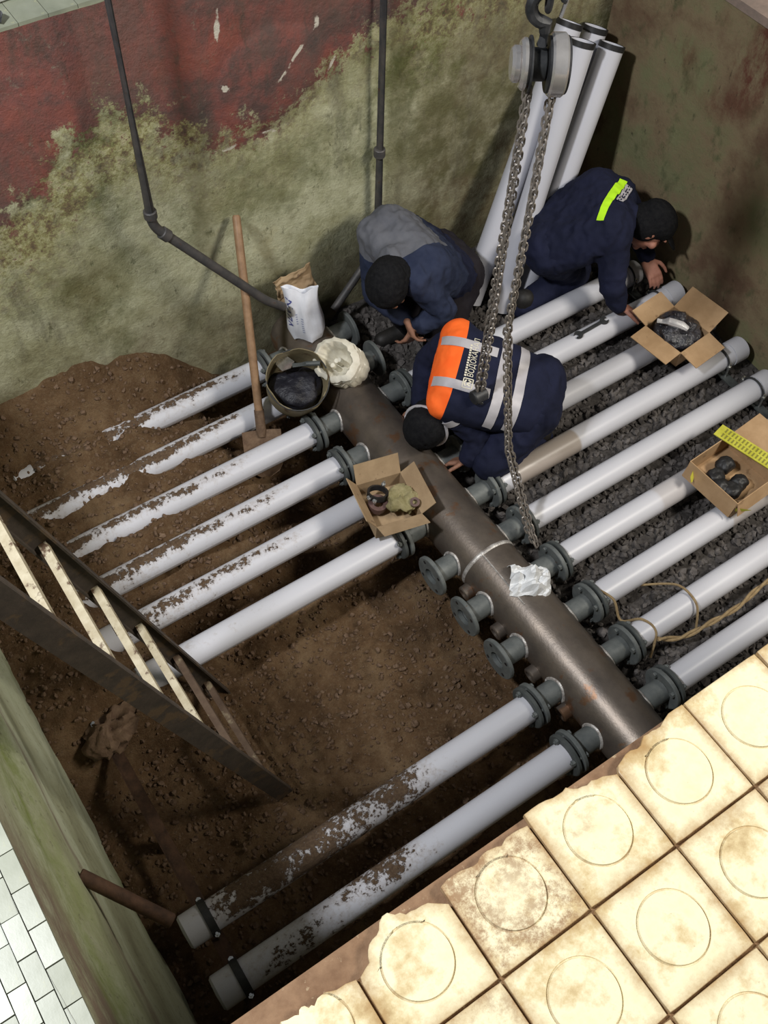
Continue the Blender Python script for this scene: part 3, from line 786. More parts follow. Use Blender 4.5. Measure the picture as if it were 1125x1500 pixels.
# ------------------------------------------------------------------ cardboard boxes
def carton(name, c, size, rot, z0, label, mat, flaps, th=.004, tilt=(0, 0)):
    """flaps: for each side (+x,-x,+y,-y): (length, opening angle from vertical in degrees)"""
    o = thing(name, (c[0], c[1], z0), label, 'box'); o.rotation_euler = (tilt[0], tilt[1], rot)
    sx, sy, sz = size
    b = MB(); b.box((0, 0, th/2), (sx, sy, th))
    for s_ in (-1, 1):
        b.box((s_*(sx/2-th/2), 0, sz/2), (th, sy, sz)); b.box((0, s_*(sy/2-th/2), sz/2), (sx-2*th, th, sz))
    put('carton', b, mat, o, False, rel=False)
    for k, (L, ang) in flaps.items():
        a = math.radians(ang); m = MB()
        dx, dy = {'+x': (1, 0), '-x': (-1, 0), '+y': (0, 1), '-y': (0, -1)}[k]
        wdt = (sy if dx else sx)*.98
        hinge = Vector((dx*(sx/2-th/2), dy*(sy/2-th/2), sz)); dirv = Vector((dx*math.sin(a), dy*math.sin(a), math.cos(a)))
        m.bar(hinge, hinge+dirv*L, wdt, th, up=(dx*math.cos(a), dy*math.cos(a), -math.sin(a)))
        put('flap', m, mat, o, False, rel=False)
    return o
TOP = R
# box on the left by the header
boxA = carton('cardboard_box', (-.235, .315), (.20, .23, .075), math.radians(-12), TOP+.034, 'small open cardboard box of fittings on two pipes beside the header', M['card_old'],
              {'+x': (.075, 50), '-x': (.08, 35), '+y': (.09, 28), '-y': (.085, 62)}, tilt=(math.radians(-2), math.radians(2)))
boxB = carton('cardboard_box', (1.435, .39), (.205, .22, .09), math.radians(6), TOP+.002, 'open cardboard box with black bag inside, by the right wall', M['card'],
              {'+x': (.125, 60), '-x': (.10, 95), '+y': (.095, 75), '-y': (.10, 100)})
boxC = carton('cardboard_box', (1.09, -.335), (.27, .27, .10), math.radians(3), TOP+.002, 'cardboard box with yellow label strip on the right pipes', M['card'],
              {'-x': (.085, 165), '-y': (.07, 160), '+x': (.16, 85)})
def lumpy(name, c, r, sc, mat, amp, label=None, cat=None, parent=None, seed=0, fold=6, seg=36, rings=24, rot=0):
    m = MB(); m.sphere((0, 0, 0), r, seg, rings, sc); me = m.mesh(name, mat)
    P = np.empty(len(me.vertices)*3); me.vertices.foreach_get('co', P); P = P.reshape(-1, 3)
    n = np.abs(fbm(P[:, 0]*fold/r*.16+seed, P[:, 1]*fold/r*.16, P[:, 2]*fold/r*.16, 4)); d = P/np.maximum(np.linalg.norm(P, axis=1, keepdims=True), 1e-6)
    P = P+d*((.25-n)*amp)[:, None]
    me.vertices.foreach_set('co', P.reshape(-1)); me.update(); shade(me, 50)
    o = link(name, me, parent, c); o.rotation_euler = (0, 0, rot)
    if label: tag(o, label, cat)
    return o
# contents of box A
zA = TOP+.034
rg = MB(); c0 = Vector((-.255, .365, zA+.075))
rg.rev(c0, (.25, .2, 1), [(-.012, .036), (-.012, .044), (.012, .044), (.012, .036)], 24, close=True)
clampA = thing('clamp_ring', c0, 'black clamp ring with shiny bolts inside the small open box', 'clamp')
put('ring', rg, M['black_rubber'], clampA)
for dx, dy in ((-.045, -.005), (.042, .02), (-.035, -.03)):
    b = MB(); b.cyl(c0+Vector((dx, dy, -.008)), c0+Vector((dx*1.1, dy*1.1, .024)), .0055, 8); b.cyl(c0+Vector((dx, dy, .006)), c0+Vector((dx, dy, .014)), .010, 6); put('clamp_bolt', b, M['zinc'], clampA)
rb = MB(); rb.rev((-.275, .335, zA+.05), (.1, -.1, 1), [(-.015, .022), (-.015, .040), (.015, .040), (.015, .022)], 20, close=True); solo('rubber_ring', rb, M['red_rubber'], (-.275, .335, zA+.04), 'reddish brown rubber ring under the black clamp in the box', 'ring')
lumpy('cloth', (-.185, .29, zA+.072), .062, (1, .95, .55), M['khaki_cloth'], .06, 'crumpled khaki cloth stuffed in the small open box', 'cloth', seed=3, fold=9)
gl = MB(); gl.rev((-.162, .235, zA+.100), (-.2, -.3, 1), [(-.006, .010), (-.006, .020), (.006, .020), (.006, .010)], 16, close=True); solo('washer', gl, M['red_rubber'], (-.162, .235, zA+.095), 'small brown washer lying on the khaki cloth', 'washer')
# contents of box B
lumpy('plastic_bag', (1.44, .39, TOP+.075), .094, (1, 1.02, .72), M['film'], .075, 'glossy black plastic bag filling the open box', 'bag', seed=9, fold=10)
w = MB(); w.tube([(1.355, .455, TOP+.135), (1.385, .415, TOP+.150), (1.42, .365, TOP+.148), (1.435, .34, TOP+.138)], .018, 10, rs=[.012, .019, .020, .014]); solo('plastic_wrap', w, M['clear_film'], (1.39, .41, TOP+.13), 'twist of clear plastic wrap lying on the black bag', 'wrap')
# contents of box C, label strip
for k, (dx, dy) in enumerate(((-.06, .03), (.0, -.05), (-.05, -.06), (.02, .05), (-.08, -.02))):
    lumpy('fitting', (1.08+dx, -.335+dy, TOP+.05), .042, (1, .9, .8), M['black_rubber'], .02, 'dark fitting in a heap inside the yellow labelled box', 'fitting', seed=20+k)['group'] = 'fittings in the yellow labelled box'
st = MB(); V = []; 
lab = thing('label_strip', (1.20, -.33, TOP+.10), 'yellow printed label strip laid over the right box', 'label')
m = MB(); m.bar((1.165, -.15, TOP+.108), (1.255, -.54, TOP+.116), .072, .004, up=(0, 0, 1)); put('strip', m, M['yellow'], lab, False)
pr_ = MB(); a = Vector((1.165, -.15, TOP+.1102)); b = Vector((1.255, -.54, TOP+.1182)); dv = (b-a); xx = Vector((dv.y, -dv.x, 0)).normalized()
rs = random.Random(4)
for row in (-1, 1):
    t = .08
    while t < .95:
        ww = rs.uniform(.012, .022); p = a+dv*t+xx*row*.016
        pr_.bar(p-xx*.011, p+xx*.011, .007, .0012, up=(0, 0, 1))
        if rs.random() < .6: pr_.bar(p-xx*.010+dv*.012, p-xx*.010-dv*.012, .004, .0012, up=(0, 0, 1))
        t += .042
put('print', pr_, M['yellow_ink'], lab, False)
for (p, ang, wh) in (((.935, -.245, TOP+.075), .5, 'left'), ((.99, -.50, TOP+.07), 2.4, 'nearest')):
    q = MB(); q.prism([(-.028, 0), (.028, 0), (.02, .045), (.004, .055), (-.018, .04)], p, (math.cos(ang), math.sin(ang), 0), (-.6*math.sin(ang)*-1*-1, -.6*math.cos(ang), -.5), (0, 0, 1), .003)
    solo('label_tab', q, M['yellow'], p, 'torn yellow label tab at the %s corner of the yellow labelled box' % wh, 'label', 'yellow tabs on the right box', False)

# ------------------------------------------------------------------ bucket, bags, tools on the header end
def bucket():
    c = Vector((-.225, 1.08, .075)); ax = Vector((-.10, -.42, .90)).normalized()
    o = thing('bucket', c, 'rusty khaki metal bucket full of dark tools on the header end', 'bucket')
    n = 40; V = []; F = []; d, x, y = basis(ax)
    prof = [(0, 0), (0, .118), (.03, .124), (.10, .130), (.15, .134), (.19, .137), (.192, .133), (.15, .129), (.05, .121), (.012, .112), (.012, 0)]
    for i, (t, r) in enumerate(prof):
        for k in range(n):
            a = 2*math.pi*k/n
            dip = (.05*max(0, math.cos(a-4.2))**3+.012*math.sin(5*a)+.008*math.sin(9*a+1))*(1 if 3 < i < 7 else 0)
            V.append(c+d*(t-dip)+(x*math.cos(a)+y*math.sin(a))*max(r, 1e-4)*(1+.015*math.sin(3*a)))
    for i in range(len(prof)-1):
        for k in range(n): F.append((i*n+k, i*n+(k+1) % n, (i+1)*n+(k+1) % n, (i+1)*n+k))
    m = MB(); m.add(V, F); put('shell', m, M['bucket'], o)
    w = MB(); rr = .136; w.tube([c+d*.178+(x*math.cos(a)+y*math.sin(a))*rr for a in np.linspace(0, 2*math.pi, 41)], .003, 6, False); put('rim_wire', w, M['darksteel'], o)
    lumpy('dark_rag', c+d*.070, .108, (1, 1, .50), M['rag'], .06, 'dark glossy rag bundle lying in the khaki bucket', 'rag', seed=31, fold=8)
    tr = thing('trowel', c+d*.17, 'shiny trowel with dark handle lying across the bucket', 'trowel')
    h0 = c+d*.165-y*.0+x*.0
    p0 = Vector((-.225, 1.075, .25)); p1 = Vector((-.125, 1.012, .265))
    m = MB(); m.tube([p0, (p0+p1)/2+Vector((0, 0, .004)), p1], .011, 10); put('handle', m, M['flange_dark'], tr)
    m = MB(); m.prism([(-.02, -.012), (.02, -.02), (.05, .0), (.035, .05), (.0, .075), (-.025, .03)], p0+Vector((-.03, .02, -.012)), (1, 0, .1), (0, 1, .1), (0, 0, 1), .003); put('blade', m, M['zinc'], tr, False)
bucket()
def cloth_column(name, c, ax, prof, mat, label, cat, seed, amp=.010, n=48, folds=7):
    d, x, y = basis(ax); V = []; F = []; c = Vector(c)
    for i, (t, rx, ry, off) in enumerate(prof):
        for k in range(n):
            a = 2*math.pi*k/n
            f = float(fbm(np.array(folds*math.cos(a)*.5+seed), np.array(folds*math.sin(a)*.5), np.array(t*14), 3))
            g = 1+amp/max(rx, .02)*f*1.6
            V.append(c+d*t+x*(rx*g*math.cos(a)+off[0])+y*(ry*g*math.sin(a)+off[1])+d*amp*.7*float(fbm(np.array(3*math.cos(a)+seed), np.array(3*math.sin(a)), np.array(seed*1.0), 2)))
    for i in range(len(prof)-1):
        for k in range(n): F.append((i*n+k, i*n+(k+1) % n, (i+1)*n+(k+1) % n, (i+1)*n+k))
    m = MB(); m.add(V, F); me = m.mesh(name, mat); shade(me, 60)
    return me
def decal(bvh, pts2, origin, ux, uy, nrm, mat, name, parent, lift=.0015, depth=.25):
    """project flat polygons [(list of (u,v))...] onto a surface along -nrm"""
    V = []; F = []
    for poly in pts2:
        k = len(V); ok = True; P = []
        for (u, v) in poly:
            p = origin+ux*u+uy*v
            h = bvh.ray_cast(p+nrm*depth, -nrm, depth*2)
            if h[0] is None: ok = False; break
            P.append(h[0]+h[1]*lift)
        if ok: V += P; F.append(tuple(range(k, k+len(poly))))
    m = MB(); m.v = [tuple(p) for p in V]; m.f = F
    me = bpy.data.meshes.new(name); me.from_pydata(m.v, [], m.f); me.update(); me.materials.append(mat)
    for p in me.polygons: p.use_smooth = True
    return link(name, me, parent)
def subdiv_rect(u0, v0, u1, v1, n, m=1):
    out = []
    for i in range(n):
        for j in range(m):
            a = u0+(u1-u0)*i/n; b = u0+(u1-u0)*(i+1)/n; c = v0+(v1-v0)*j/m; d = v0+(v1-v0)*(j+1)/m
            out.append([(a, c), (b, c), (b, d), (a, d)])
    return out
def bvh_of(o):
    me = o.data; mw = o.matrix_world
    par = o.parent; off = Vector((0, 0, 0))
    return BVHTree.FromPolygons([v.co.copy() for v in me.vertices], [tuple(p.vertices) for p in me.polygons])
def white_bag():
    c = Vector((-.01, 1.31, .125)); ax = Vector((-.06, .10, 1)).normalized()
    prof = [(0, .0, .0, (0, 0)), (.0, .075, .05, (0, 0)), (.04, .088, .060, (0, 0)), (.10, .088, .058, (0, 0)), (.16, .080, .048, (0, 0)), (.21, .076, .036, (0, 0)), (.25, .080, .022, (0, 0)), (.275, .086, .012, (0, 0)), (.27, .078, .006, (0, 0)), (.23, .06, .004, (0, 0))]
    # faces the camera: local x across
    d, x, y = basis(ax, (-.6, -.75, 0))
    V = []; F = []; n = 48
    for (t, rx, ry, off) in prof:
        for k in range(n):
            a = 2*math.pi*k/n; f = float(fbm(np.array(2.2*math.cos(a)+5), np.array(2.2*math.sin(a)), np.array(t*9), 3))
            notch = -.028*math.exp(-((math.cos(a)-.15)/.35)**2)*sst(.2, .27, t)
            V.append(c+d*(t+float(notch))+x*(rx*math.cos(a)*(1+.1*f))+y*(ry*math.sin(a)*(1+.7*f)+.004*math.sin(6*a)))
    for i in range(len(prof)-1):
        for k in range(n): F.append((i*n+k, i*n+(k+1) % n, (i+1)*n+(k+1) % n, (i+1)*n+k))
    m = MB(); m.add(V, F); me = m.mesh('bag_body', M['bag']); shade(me, 55)
    o = thing('plastic_bag', (0, 0, 0), 'white plastic bag with blue lettering standing behind the bucket', 'bag'); b = link('bag_body', me, o)
    T = bvh_of(b); nr = y if y.dot(Vector((-1, -1, 0))) > 0 else -y
    ux = Vector((0, 0, 1)).cross(nr).normalized(); uy = d
    org = c+d*.0
    # big blue vertical letters (partly legible) along the left side, small grey text beside
    S = []
    def stroke(u0, v0, u1, v1, w=.006):
        dx, dy = u1-u0, v1-v0; L = math.hypot(dx, dy); px, py = -dy/L*w/2, dx/L*w/2
        n_ = 3
        for i in range(n_):
            a = i/n_; b_ = (i+1)/n_
            S.append([(u0+dx*a-px, v0+dy*a-py), (u0+dx*b_-px, v0+dy*b_-py), (u0+dx*b_+px, v0+dy*b_+py), (u0+dx*a+px, v0+dy*a+py)])
    u = -.066
    for (a, b_, c_, e) in ((u, .225, u+.028, .215), (u+.028, .215, u+.004, .19), (u+.004, .19, u+.030, .18), (u-.003, .165, u+.02, .158), (u+.02, .158, u-.002, .147), (u-.004, .13, u+.018, .128), (u+.018, .128, u+.018, .108), (u-.004, .11, u+.018, .108), (u-.004, .09, u+.018, .085), (u+.018, .085, u-.004, .07)): stroke(a, b_, c_, e)
    decal(T, S, org, ux, uy, nr, M['bag_ink'], 'blue_lettering', o)
    S.clear()
    for k in range(7): stroke(-.005+.0, .06+.012*k, .006, .06+.012*k+.002, .006)
    for k in range(5): stroke(-.028, .10+.012*k, -.020, .10+.012*k+.002, .006)
    decal(T, S, org, ux, uy, nr, M['bag_grey_ink'], 'small_print', o)
white_bag()
def woven_sack():
    c = (.035, 1.03, .112); ax = Vector((-.50, -.18, .8)).normalized()
    Z = (0, 0)
    prof = [(0, .0, .0, Z), (.0, .07, .06, Z), (.03, .088, .080, Z), (.065, .086, .079, Z), (.080, .072, .064, Z), (.098, .090, .080, Z), (.112, .076, .066, Z), (.130, .090, .080, Z), (.145, .078, .070, Z), (.152, .090, .080, Z), (.162, .082, .074, Z), (.17, .070, .062, Z), (.155, .060, .052, Z), (.11, .055, .048, Z), (.07, .03, .03, Z), (.06, 0, 0, Z)]
    prof = [(t*1.12, a*1.22, b*1.22, q) for t, a, b, q in prof]
    me = cloth_column('sack_body', c, ax, prof, M['sack'], '', '', 3, .012, 64, 9)
    o = thing('woven_sack', c, 'white woven sack with rolled open mouth on the header', 'sack'); me.transform(Matrix.Translation(-Vector(c))); link('sack_body', me, o)
    d, x, y = basis(ax)
    for (u, v, tx) in ((-.02, .01, .3), (.012, .0, -.1), (.0, -.025, .2)):
        p = Vector(c)+d*.09+x*u+y*v; m = MB(); m.cyl(p-d*.02, p+d*.060+x*tx*.06, .011, 10, bev=.002)
        solo('white_rod', m, M['sack'], p, 'short pale rod standing inside the rolled open sack', 'rod', 'rods in the open sack')
woven_sack()
# crumpled brown paper behind the bag
def crumple(name, c, w, h, x, y, mat, label, cat, amp, seed, thick=.002, n=22, curl=0):
    x = Vector(x).normalized(); y = Vector(y).normalized(); z = x.cross(y); c = Vector(c); U = np.linspace(-1, 1, n)
    A, B = np.meshgrid(U, U); f = np.abs(fbm(A*1.6+seed, B*1.6, seed, 3))*amp*2.2; rag = 1+.10*fbm(A*3+seed, B*3, 2.2, 2)
    P = np.zeros((n, n, 3))
    for i in range(3): P[..., i] = c[i]+x[i]*A*w/2*rag+y[i]*B*h/2*rag+z[i]*(f+curl*(A*A+B*B))
    me = gridmesh(name, P, mat); o = link(name, me); tag(o, label, cat)
    m = o.modifiers.new('thickness', 'SOLIDIFY'); m.thickness = thick
    return o
crumple('cardboard_scrap', (.005, 1.44, .315), .20, .13, (1, .1, 0), (-.1, .25, 1), M['card_old'], 'torn brown cardboard scrap behind the white bag', 'scrap', .03, 5)
m = MB()
def paper_lump():
    o = crumple('crumpled_paper', (.035, -.285, .140), .17, .13, (.8, -.55, -.15), (.5, .75, 0), M['paper'], 'crumpled white paper lying on top of the header pipe', 'paper', .055, 44, .0015, 13, -.022)
    for p in o.data.polygons: p.use_smooth = False
paper_lump()
def wrench():
    a = Vector((1.10, .665, R+.006)); b = Vector((1.24, .670, R+.007)); 
    o = thing('wrench', a, 'short steel wrench lying on a white right pipe', 'wrench')
    m = MB(); m.bar(a, b, .016, .007, up=(0, 0, 1)); put('shank', m, M['darksteel'], o, False)
    for p, s_ in ((a, -1), (b, 1)):
        k = MB(); pl = []
        for t in np.linspace(.5, 2*math.pi-.5, 16): pl.append((.023*math.cos(t), .021*math.sin(t)))
        pl += [(.004, -.009), (.0, 0), (.004, .009)]
        k.prism(pl, p+Vector((s_*.012, 0, -.005)), (s_, 0, 0), (0, 1, 0), (0, 0, 1), .010); put('jaw', k, M['darksteel'], o, False)
wrench()
# ropes
def rope(pts, r, label, group='straw ropes between the right pipes', twist=False):
    P = [Vector(p) for p in pts]; out = []
    for i in range(len(P)-1):
        p0 = P[max(i-1, 0)]; p1 = P[i]; p2 = P[i+1]; p3 = P[min(i+2, len(P)-1)]
        for k in range(8):
            t = k/8; out.append(.5*((2*p1)+(p2-p0)*t+(2*p0-5*p1+4*p2-p3)*t*t+(3*p1-p0-3*p2+p3)*t**3))
    out.append(P[-1])
    m = MB()
    if twist:
        for ph in (0, math.pi):
            q = []
            for i, p in enumerate(out):
                tdir = (out[min(i+1, len(out)-1)]-out[max(i-1, 0)]).normalized(); _, x, y = basis(tdir); a = i*.55+ph
                q.append(p+(x*math.cos(a)+y*math.sin(a))*r*.75)
            m.tube(q, r*.8, 7)
    else: m.tube(out, r, 8)
    solo('rope', m, M['rope'], P[0], label, 'rope', group)
rope([(.262, -.425, .06), (.30, -.50, .04), (.295, -.57, -.02), (.33, -.63, .05), (.345, -.70, .04), (.30, -.75, -.05)], .0055, 'straw rope trailing past two flanges right of the header')
rope([(.46, -.48, -.03), (.53, -.55, .02), (.555, -.60, .056), (.56, -.66, .064), (.55, -.715, .05), (.53, -.76, -.03)], .005, 'straw rope looped over a right pipe')
rope([(.34, -.72, .02), (.45, -.76, -.02), (.58, -.78, .0), (.72, -.79, .01), (.9, -.77, .0), (1.1, -.80, .02)], .008, 'twisted straw rope lying between the two nearest right pipes', twist=True)
lumpy('mud_lump', (-1.60, .10, .02), .078, (1.35, .85, .6), M['mud'], .10, 'lump of wet mud stuck on the left support', 'lump', seed=60, rot=.4, fold=9)

# hose on back rim tiles
hs = MB(); hs.tube([Vector((-1.05+.06*k, 1.75-.045*math.sin(k*.5), HZ+.018)) for k in range(12)], .016, 10); solo('hose', hs, M['hose'], (-1.05, 1.72, HZ), 'white hose lying on the tiles above the back wall', 'hose')
hb = MB(); hb.tube([(-.90, 1.585, HZ+.012), (-.885, 1.60, HZ+.03), (-.88, 1.625, HZ+.012)], .010, 8); solo('pipe_clip', hb, M['darksteel'], (-.89, 1.60, HZ), 'small black clip on the back rim tiles', 'clip')

# ------------------------------------------------------------------ chain hoist
def hoist():
    c = Vector((.252, .374, 1.90))
    o = thing('chain_hoist', c, 'chain hoist with two bright covers hanging over the header', 'hoist')
    ax = Vector((.83, -.56, 0)).normalized()      # wheel axis, across the view
    up = Vector((0, 0, 1)); fr = ax.cross(up)
    def disc(t0, t1, r, nm, mat, bev=.008, n=32, pr=None):
        m = MB(); m.rev(c, ax, [(t0, 0), (t0, r-bev), (t0+bev, r), (t1-bev, r), (t1, r-bev), (t1, 0)], n, up=(0, 0, 1)); return put(nm, m, mat, o)
    disc(-.080, -.050, .050, 'brake_cover', M['chrome']); disc(-.055, -.030, .070, 'gear_cover', M['chrome'])
    disc(-.030, -.024, .076, 'side_plate', M['hook'], .001); disc(.022, .030, .076, 'side_plate', M['hook'], .001)
    disc(-.022, .020, .045, 'load_sheave', M['darksteel'], .004)
    disc(.028, .074, .086, 'hand_wheel_cover', M['chrome'], .006)
    disc(.074, .081, .078, 'back_plate', M['hook'], .002)
    s = MB(); s.bar(c+ax*.051-up*.082+fr*-.03, c+ax*.051-up*.05+fr*-.06, .016, .02); put('chain_guide', s, M['rust'], o, False)
    # hook above
    h = MB(); hc = c+up*.17; pts = []
    for t in np.linspace(-2.2, 1.9, 22): pts.append(hc+ax*(.042*math.sin(t))+up*(.042*math.cos(t)*-1*-1))
    pts = [c+up*.06, c+up*.10]+[hc+ax*(-.045*math.sin(t))+up*(-.045*math.cos(t)) for t in np.linspace(0, 4.3, 18)]
    h.tube(pts, .014, 10, rs=[.016, .016]+[.019-.010*(k/17)**2 for k in range(18)]); put('top_hook', h, M['hook'], o)
    k = MB(); k.bar(hc+ax*.038-up*.03, hc+ax*.052+up*.05, .012, .004); put('safety_latch', k, M['chrome'], o, False)
    l = MB(); l.tube([hc+ax*.0+fr*math.cos(t)*.02+up*(.04+.05*math.sin(t)) for t in np.linspace(0, 2*math.pi, 20)]+[], .009, 8, False); put('hanger_ring', l, M['hook'], o)
    # link mesh (along +X)
    m = MB(); a, b, wr = .0092, .0088, .0039; pts = []
    for t in np.linspace(-math.pi/2, math.pi/2, 5): pts.append((a+b*math.cos(t), b*math.sin(t), 0))
    for t in np.linspace(math.pi/2, 1.5*math.pi, 5): pts.append((-a+b*math.cos(t), b*math.sin(t), 0))
    pts = [Vector(p) for p in pts]; V = []; F = []; n = len(pts)
    for i in range(n):
        t = (pts[(i+1) % n]-pts[i-1]).normalized(); x = t.cross(Vector((0, 0, 1)))
        for q in range(5):
            an = 2*math.pi*q/5; V.append(pts[i]+(x*math.cos(an)+Vector((0, 0, 1))*math.sin(an))*wr)
    for i in range(n):
        for q in range(5): F.append((i*5+q, i*5+(q+1) % 5, ((i+1) % n)*5+(q+1) % 5, ((i+1) % n)*5+q))
    m.add(V, F); lme = m.mesh('chain_link', M['chain'])
    pitch = .0250
    def strand(P, nm, phase=0):
        P = [Vector(p) for p in P]; e = bpy.data.objects.new(nm, None); COL.objects.link(e); e.parent = o; e.empty_display_size = .02
        seg = [(P[i+1]-P[i]).length for i in range(len(P)-1)]; T = sum(seg); n_ = int(T/pitch)
        for j in range(n_):
            s_ = (j+.5)*pitch; i = 0
            while s_ > seg[i] and i < len(seg)-1: s_ -= seg[i]; i += 1
            p = P[i]+(P[i+1]-P[i])*(s_/seg[i]); d = (P[i+1]-P[i]).normalized()
            q = d.to_track_quat('X', 'Z') @ Quaternion((1, 0, 0), (math.pi/2 if j % 2 else 0)+phase+.05*j)
            k = bpy.data.objects.new('chain_link', lme); COL.objects.link(k); k.parent = e; k.location = p-c; k.rotation_mode = 'QUATERNION'; k.rotation_quaternion = q
        return e
    bz = .44; by = Vector((.225, .37, bz))
    A1 = c-up*.05-ax*.020-fr*.02; A2 = c-up*.05-ax*.020+fr*.03
    strand([A1, by+Vector((-.010, .006, .05))], 'load_chain'); strand([A2, by+Vector((.012, -.004, .05))], 'load_chain', .4)
    # hand chain: loops down to the floor on the near side of the header
    e1 = c+ax*.050-up*.07-fr*.01; e2 = c+ax*.050-up*.07+fr*.03
    f1 = [e1, Vector((.195, .255, .95)), Vector((.165, .105, .45)), Vector((.185, -.075, .10)), Vector((.20, -.14, .02))]
    f2 = [e2, Vector((.222, .270, .95)), Vector((.190, .120, .45)), Vector((.207, -.060, .12)), Vector((.205, -.14, .02))]
    strand(f1, 'hand_chain'); strand(f2, 'hand_chain', .5)
    # lower hook block
    k = MB(); k.cyl(by+Vector((-.03, 0, .03)), by+Vector((.03, 0, .03)), .030, 16, bev=.004); put('hook_block', k, M['hook'], o)
    k = MB(); hx = Vector((.8, -.6, 0)); ctr = by-up*.045
    k.tube([by+up*.01]+[ctr+hx*(.034*math.sin(t))+up*(.034*math.cos(t)) for t in np.linspace(-.1, 4.4, 18)], .010, 10, rs=[.013]+[.013-.006*(q/17)**2 for q in range(18)]); put('load_hook', k, M['hook'], o)
hoist()

# ------------------------------------------------------------------ people
def capsule(mb, a, b, ra, rb, n=14):
    a = Vector(a); b = Vector(b); L = (b-a).length
    if L < 1e-6: mb.sphere(a, ra, n, 8); return
    pr = [(-ra*math.cos(t), ra*math.sin(t)) for t in np.linspace(0, math.pi/2, 5)]+[(L+rb*math.sin(t), rb*math.cos(t)) for t in np.linspace(0, math.pi/2, 5)]
    mb.rev(a, b-a, pr, n)
def ellip(mb, c, r, mat=None): mb.sphere(c, 1.0, 20, 12, r, mat)
def remesh(mb, name, mat, vox, smooth=6, parent=None, folds=0.0, fscale=18, seed=0):
    me = mb.mesh(name, mat); o = link(name, me)
    m = o.modifiers.new('r', 'REMESH'); m.mode = 'VOXEL'; m.voxel_size = vox
    s = o.modifiers.new('s', 'SMOOTH'); s.factor = .5; s.iterations = smooth
    dg = bpy.context.evaluated_depsgraph_get(); ev = o.evaluated_get(dg); nm = bpy.data.meshes.new_from_object(ev)
    o.modifiers.clear(); o.data = nm; bpy.data.meshes.remove(me); nm.name = name
    nm.materials.clear(); nm.materials.append(mat)
    for p in nm.polygons: p.use_smooth = True
    if folds:
        P = np.empty(len(nm.vertices)*3); nm.vertices.foreach_get('co', P); P = P.reshape(-1, 3)
        N = np.empty(len(nm.vertices)*3); nm.vertices.foreach_get('normal', N); N = N.reshape(-1, 3)
        f = np.abs(fbm(P[:, 0]*fscale+seed, P[:, 1]*fscale, P[:, 2]*fscale*.8, 3)); P = P+N*((.22-f)*folds)[:, None]
        nm.vertices.foreach_set('co', P.reshape(-1)); nm.update()
    if parent:
        o.parent = parent; nm.transform(Matrix.Translation(-Vector(parent.location)))
    return o
def hand(mb, wrist, direc, palm_n, size=1.0, curl=.6, spread=.2, thumb_side=1):
    """palm and five separate fingers, built into the body mesh"""
    d = Vector(direc).normalized(); n = Vector(palm_n); n = (n-d*n.dot(d)).normalized(); s = d.cross(n)*thumb_side
    w = Vector(wrist); k = size
    for u in (-.028, -.010, .010, .028): capsule(mb, w+d*.012*k+s*u*.7*k, w+d*.085*k+s*u*k, .015*k, .0125*k, 10)
    L = [.070, .082, .076, .058]
    for i, u in enumerate((.031, .0105, -.0105, -.031)):
        base = w+d*.085*k+s*u*k; q = d+s*u*spread*10*.4; p = base; ang = .15
        for j, fr_ in enumerate((.45, .32, .23)):
            ang += curl*(.35 if j == 0 else .6); dv = (q*math.cos(ang)+n*math.sin(ang)).normalized(); e = p+dv*L[i]*fr_*k
            capsule(mb, p, e, (.0092-.0012*j)*k, (.0086-.0012*j)*k, 8); p = e
    p = w+d*.022*k+s*.030*k; dv = (d*.55+s*.75+n*.25).normalized()
    for j, l in enumerate((.038, .032, .026)):
        e = p+dv*l*k; capsule(mb, p, e, (.0125-.0015*j)*k, (.0112-.0015*j)*k, 8); p = e; dv = (dv+d*.45-s*.25+n*.2).normalized()
def head_shape(mb, c, f, u, k=1.0):
    """head with face: c centre, f facing, u crown direction"""
    f = Vector(f).normalized(); u = Vector(u); u = (u-f*u.dot(f)).normalized(); s = f.cross(u)
    m = Matrix((s, f, u)).transposed(); c = Vector(c)
    ellip(mb, c+u*.015*k, (.076*k, .096*k, .100*k), m)
    ellip(mb, c+f*.030*k-u*.055*k, (.056*k, .062*k, .062*k), m)      # jaw
    ellip(mb, c+f*.072*k-u*.105*k, (.024*k, .018*k, .018*k), m)      # chin
    capsule(mb, c+f*.092*k+u*.012*k, c+f*.112*k-u*.030*k, .009*k, .015*k, 10)     # nose
    ellip(mb, c+f*.094*k-u*.068*k, (.026*k, .012*k, .006*k), m); ellip(mb, c+f*.092*k-u*.080*k, (.023*k, .012*k, .007*k), m)
    for e in (-1, 1):
        ellip(mb, c+s*.078*k*e-f*.004*k-u*.010*k, (.010*k, .020*k, .032*k), m)
        ellip(mb, c+f*.082*k+s*.034*k*e+u*.030*k, (.026*k, .014*k, .010*k), m)   # brow
        ellip(mb, c+f*.072*k+s*.045*k*e-u*.030*k, (.024*k, .020*k, .022*k), m)   # cheek
    return s, f, u
def eyes(parent, c, s, f, u, k=1.0):
    for e in (-1, 1):
        b = MB(); b.sphere(c+f*.079*k+s*.032*k*e+u*.008*k, .0115*k, 10, 8); put('eye', b, M['knit'], parent)
def person(name, loc, label): return thing(name, loc, label, 'person')
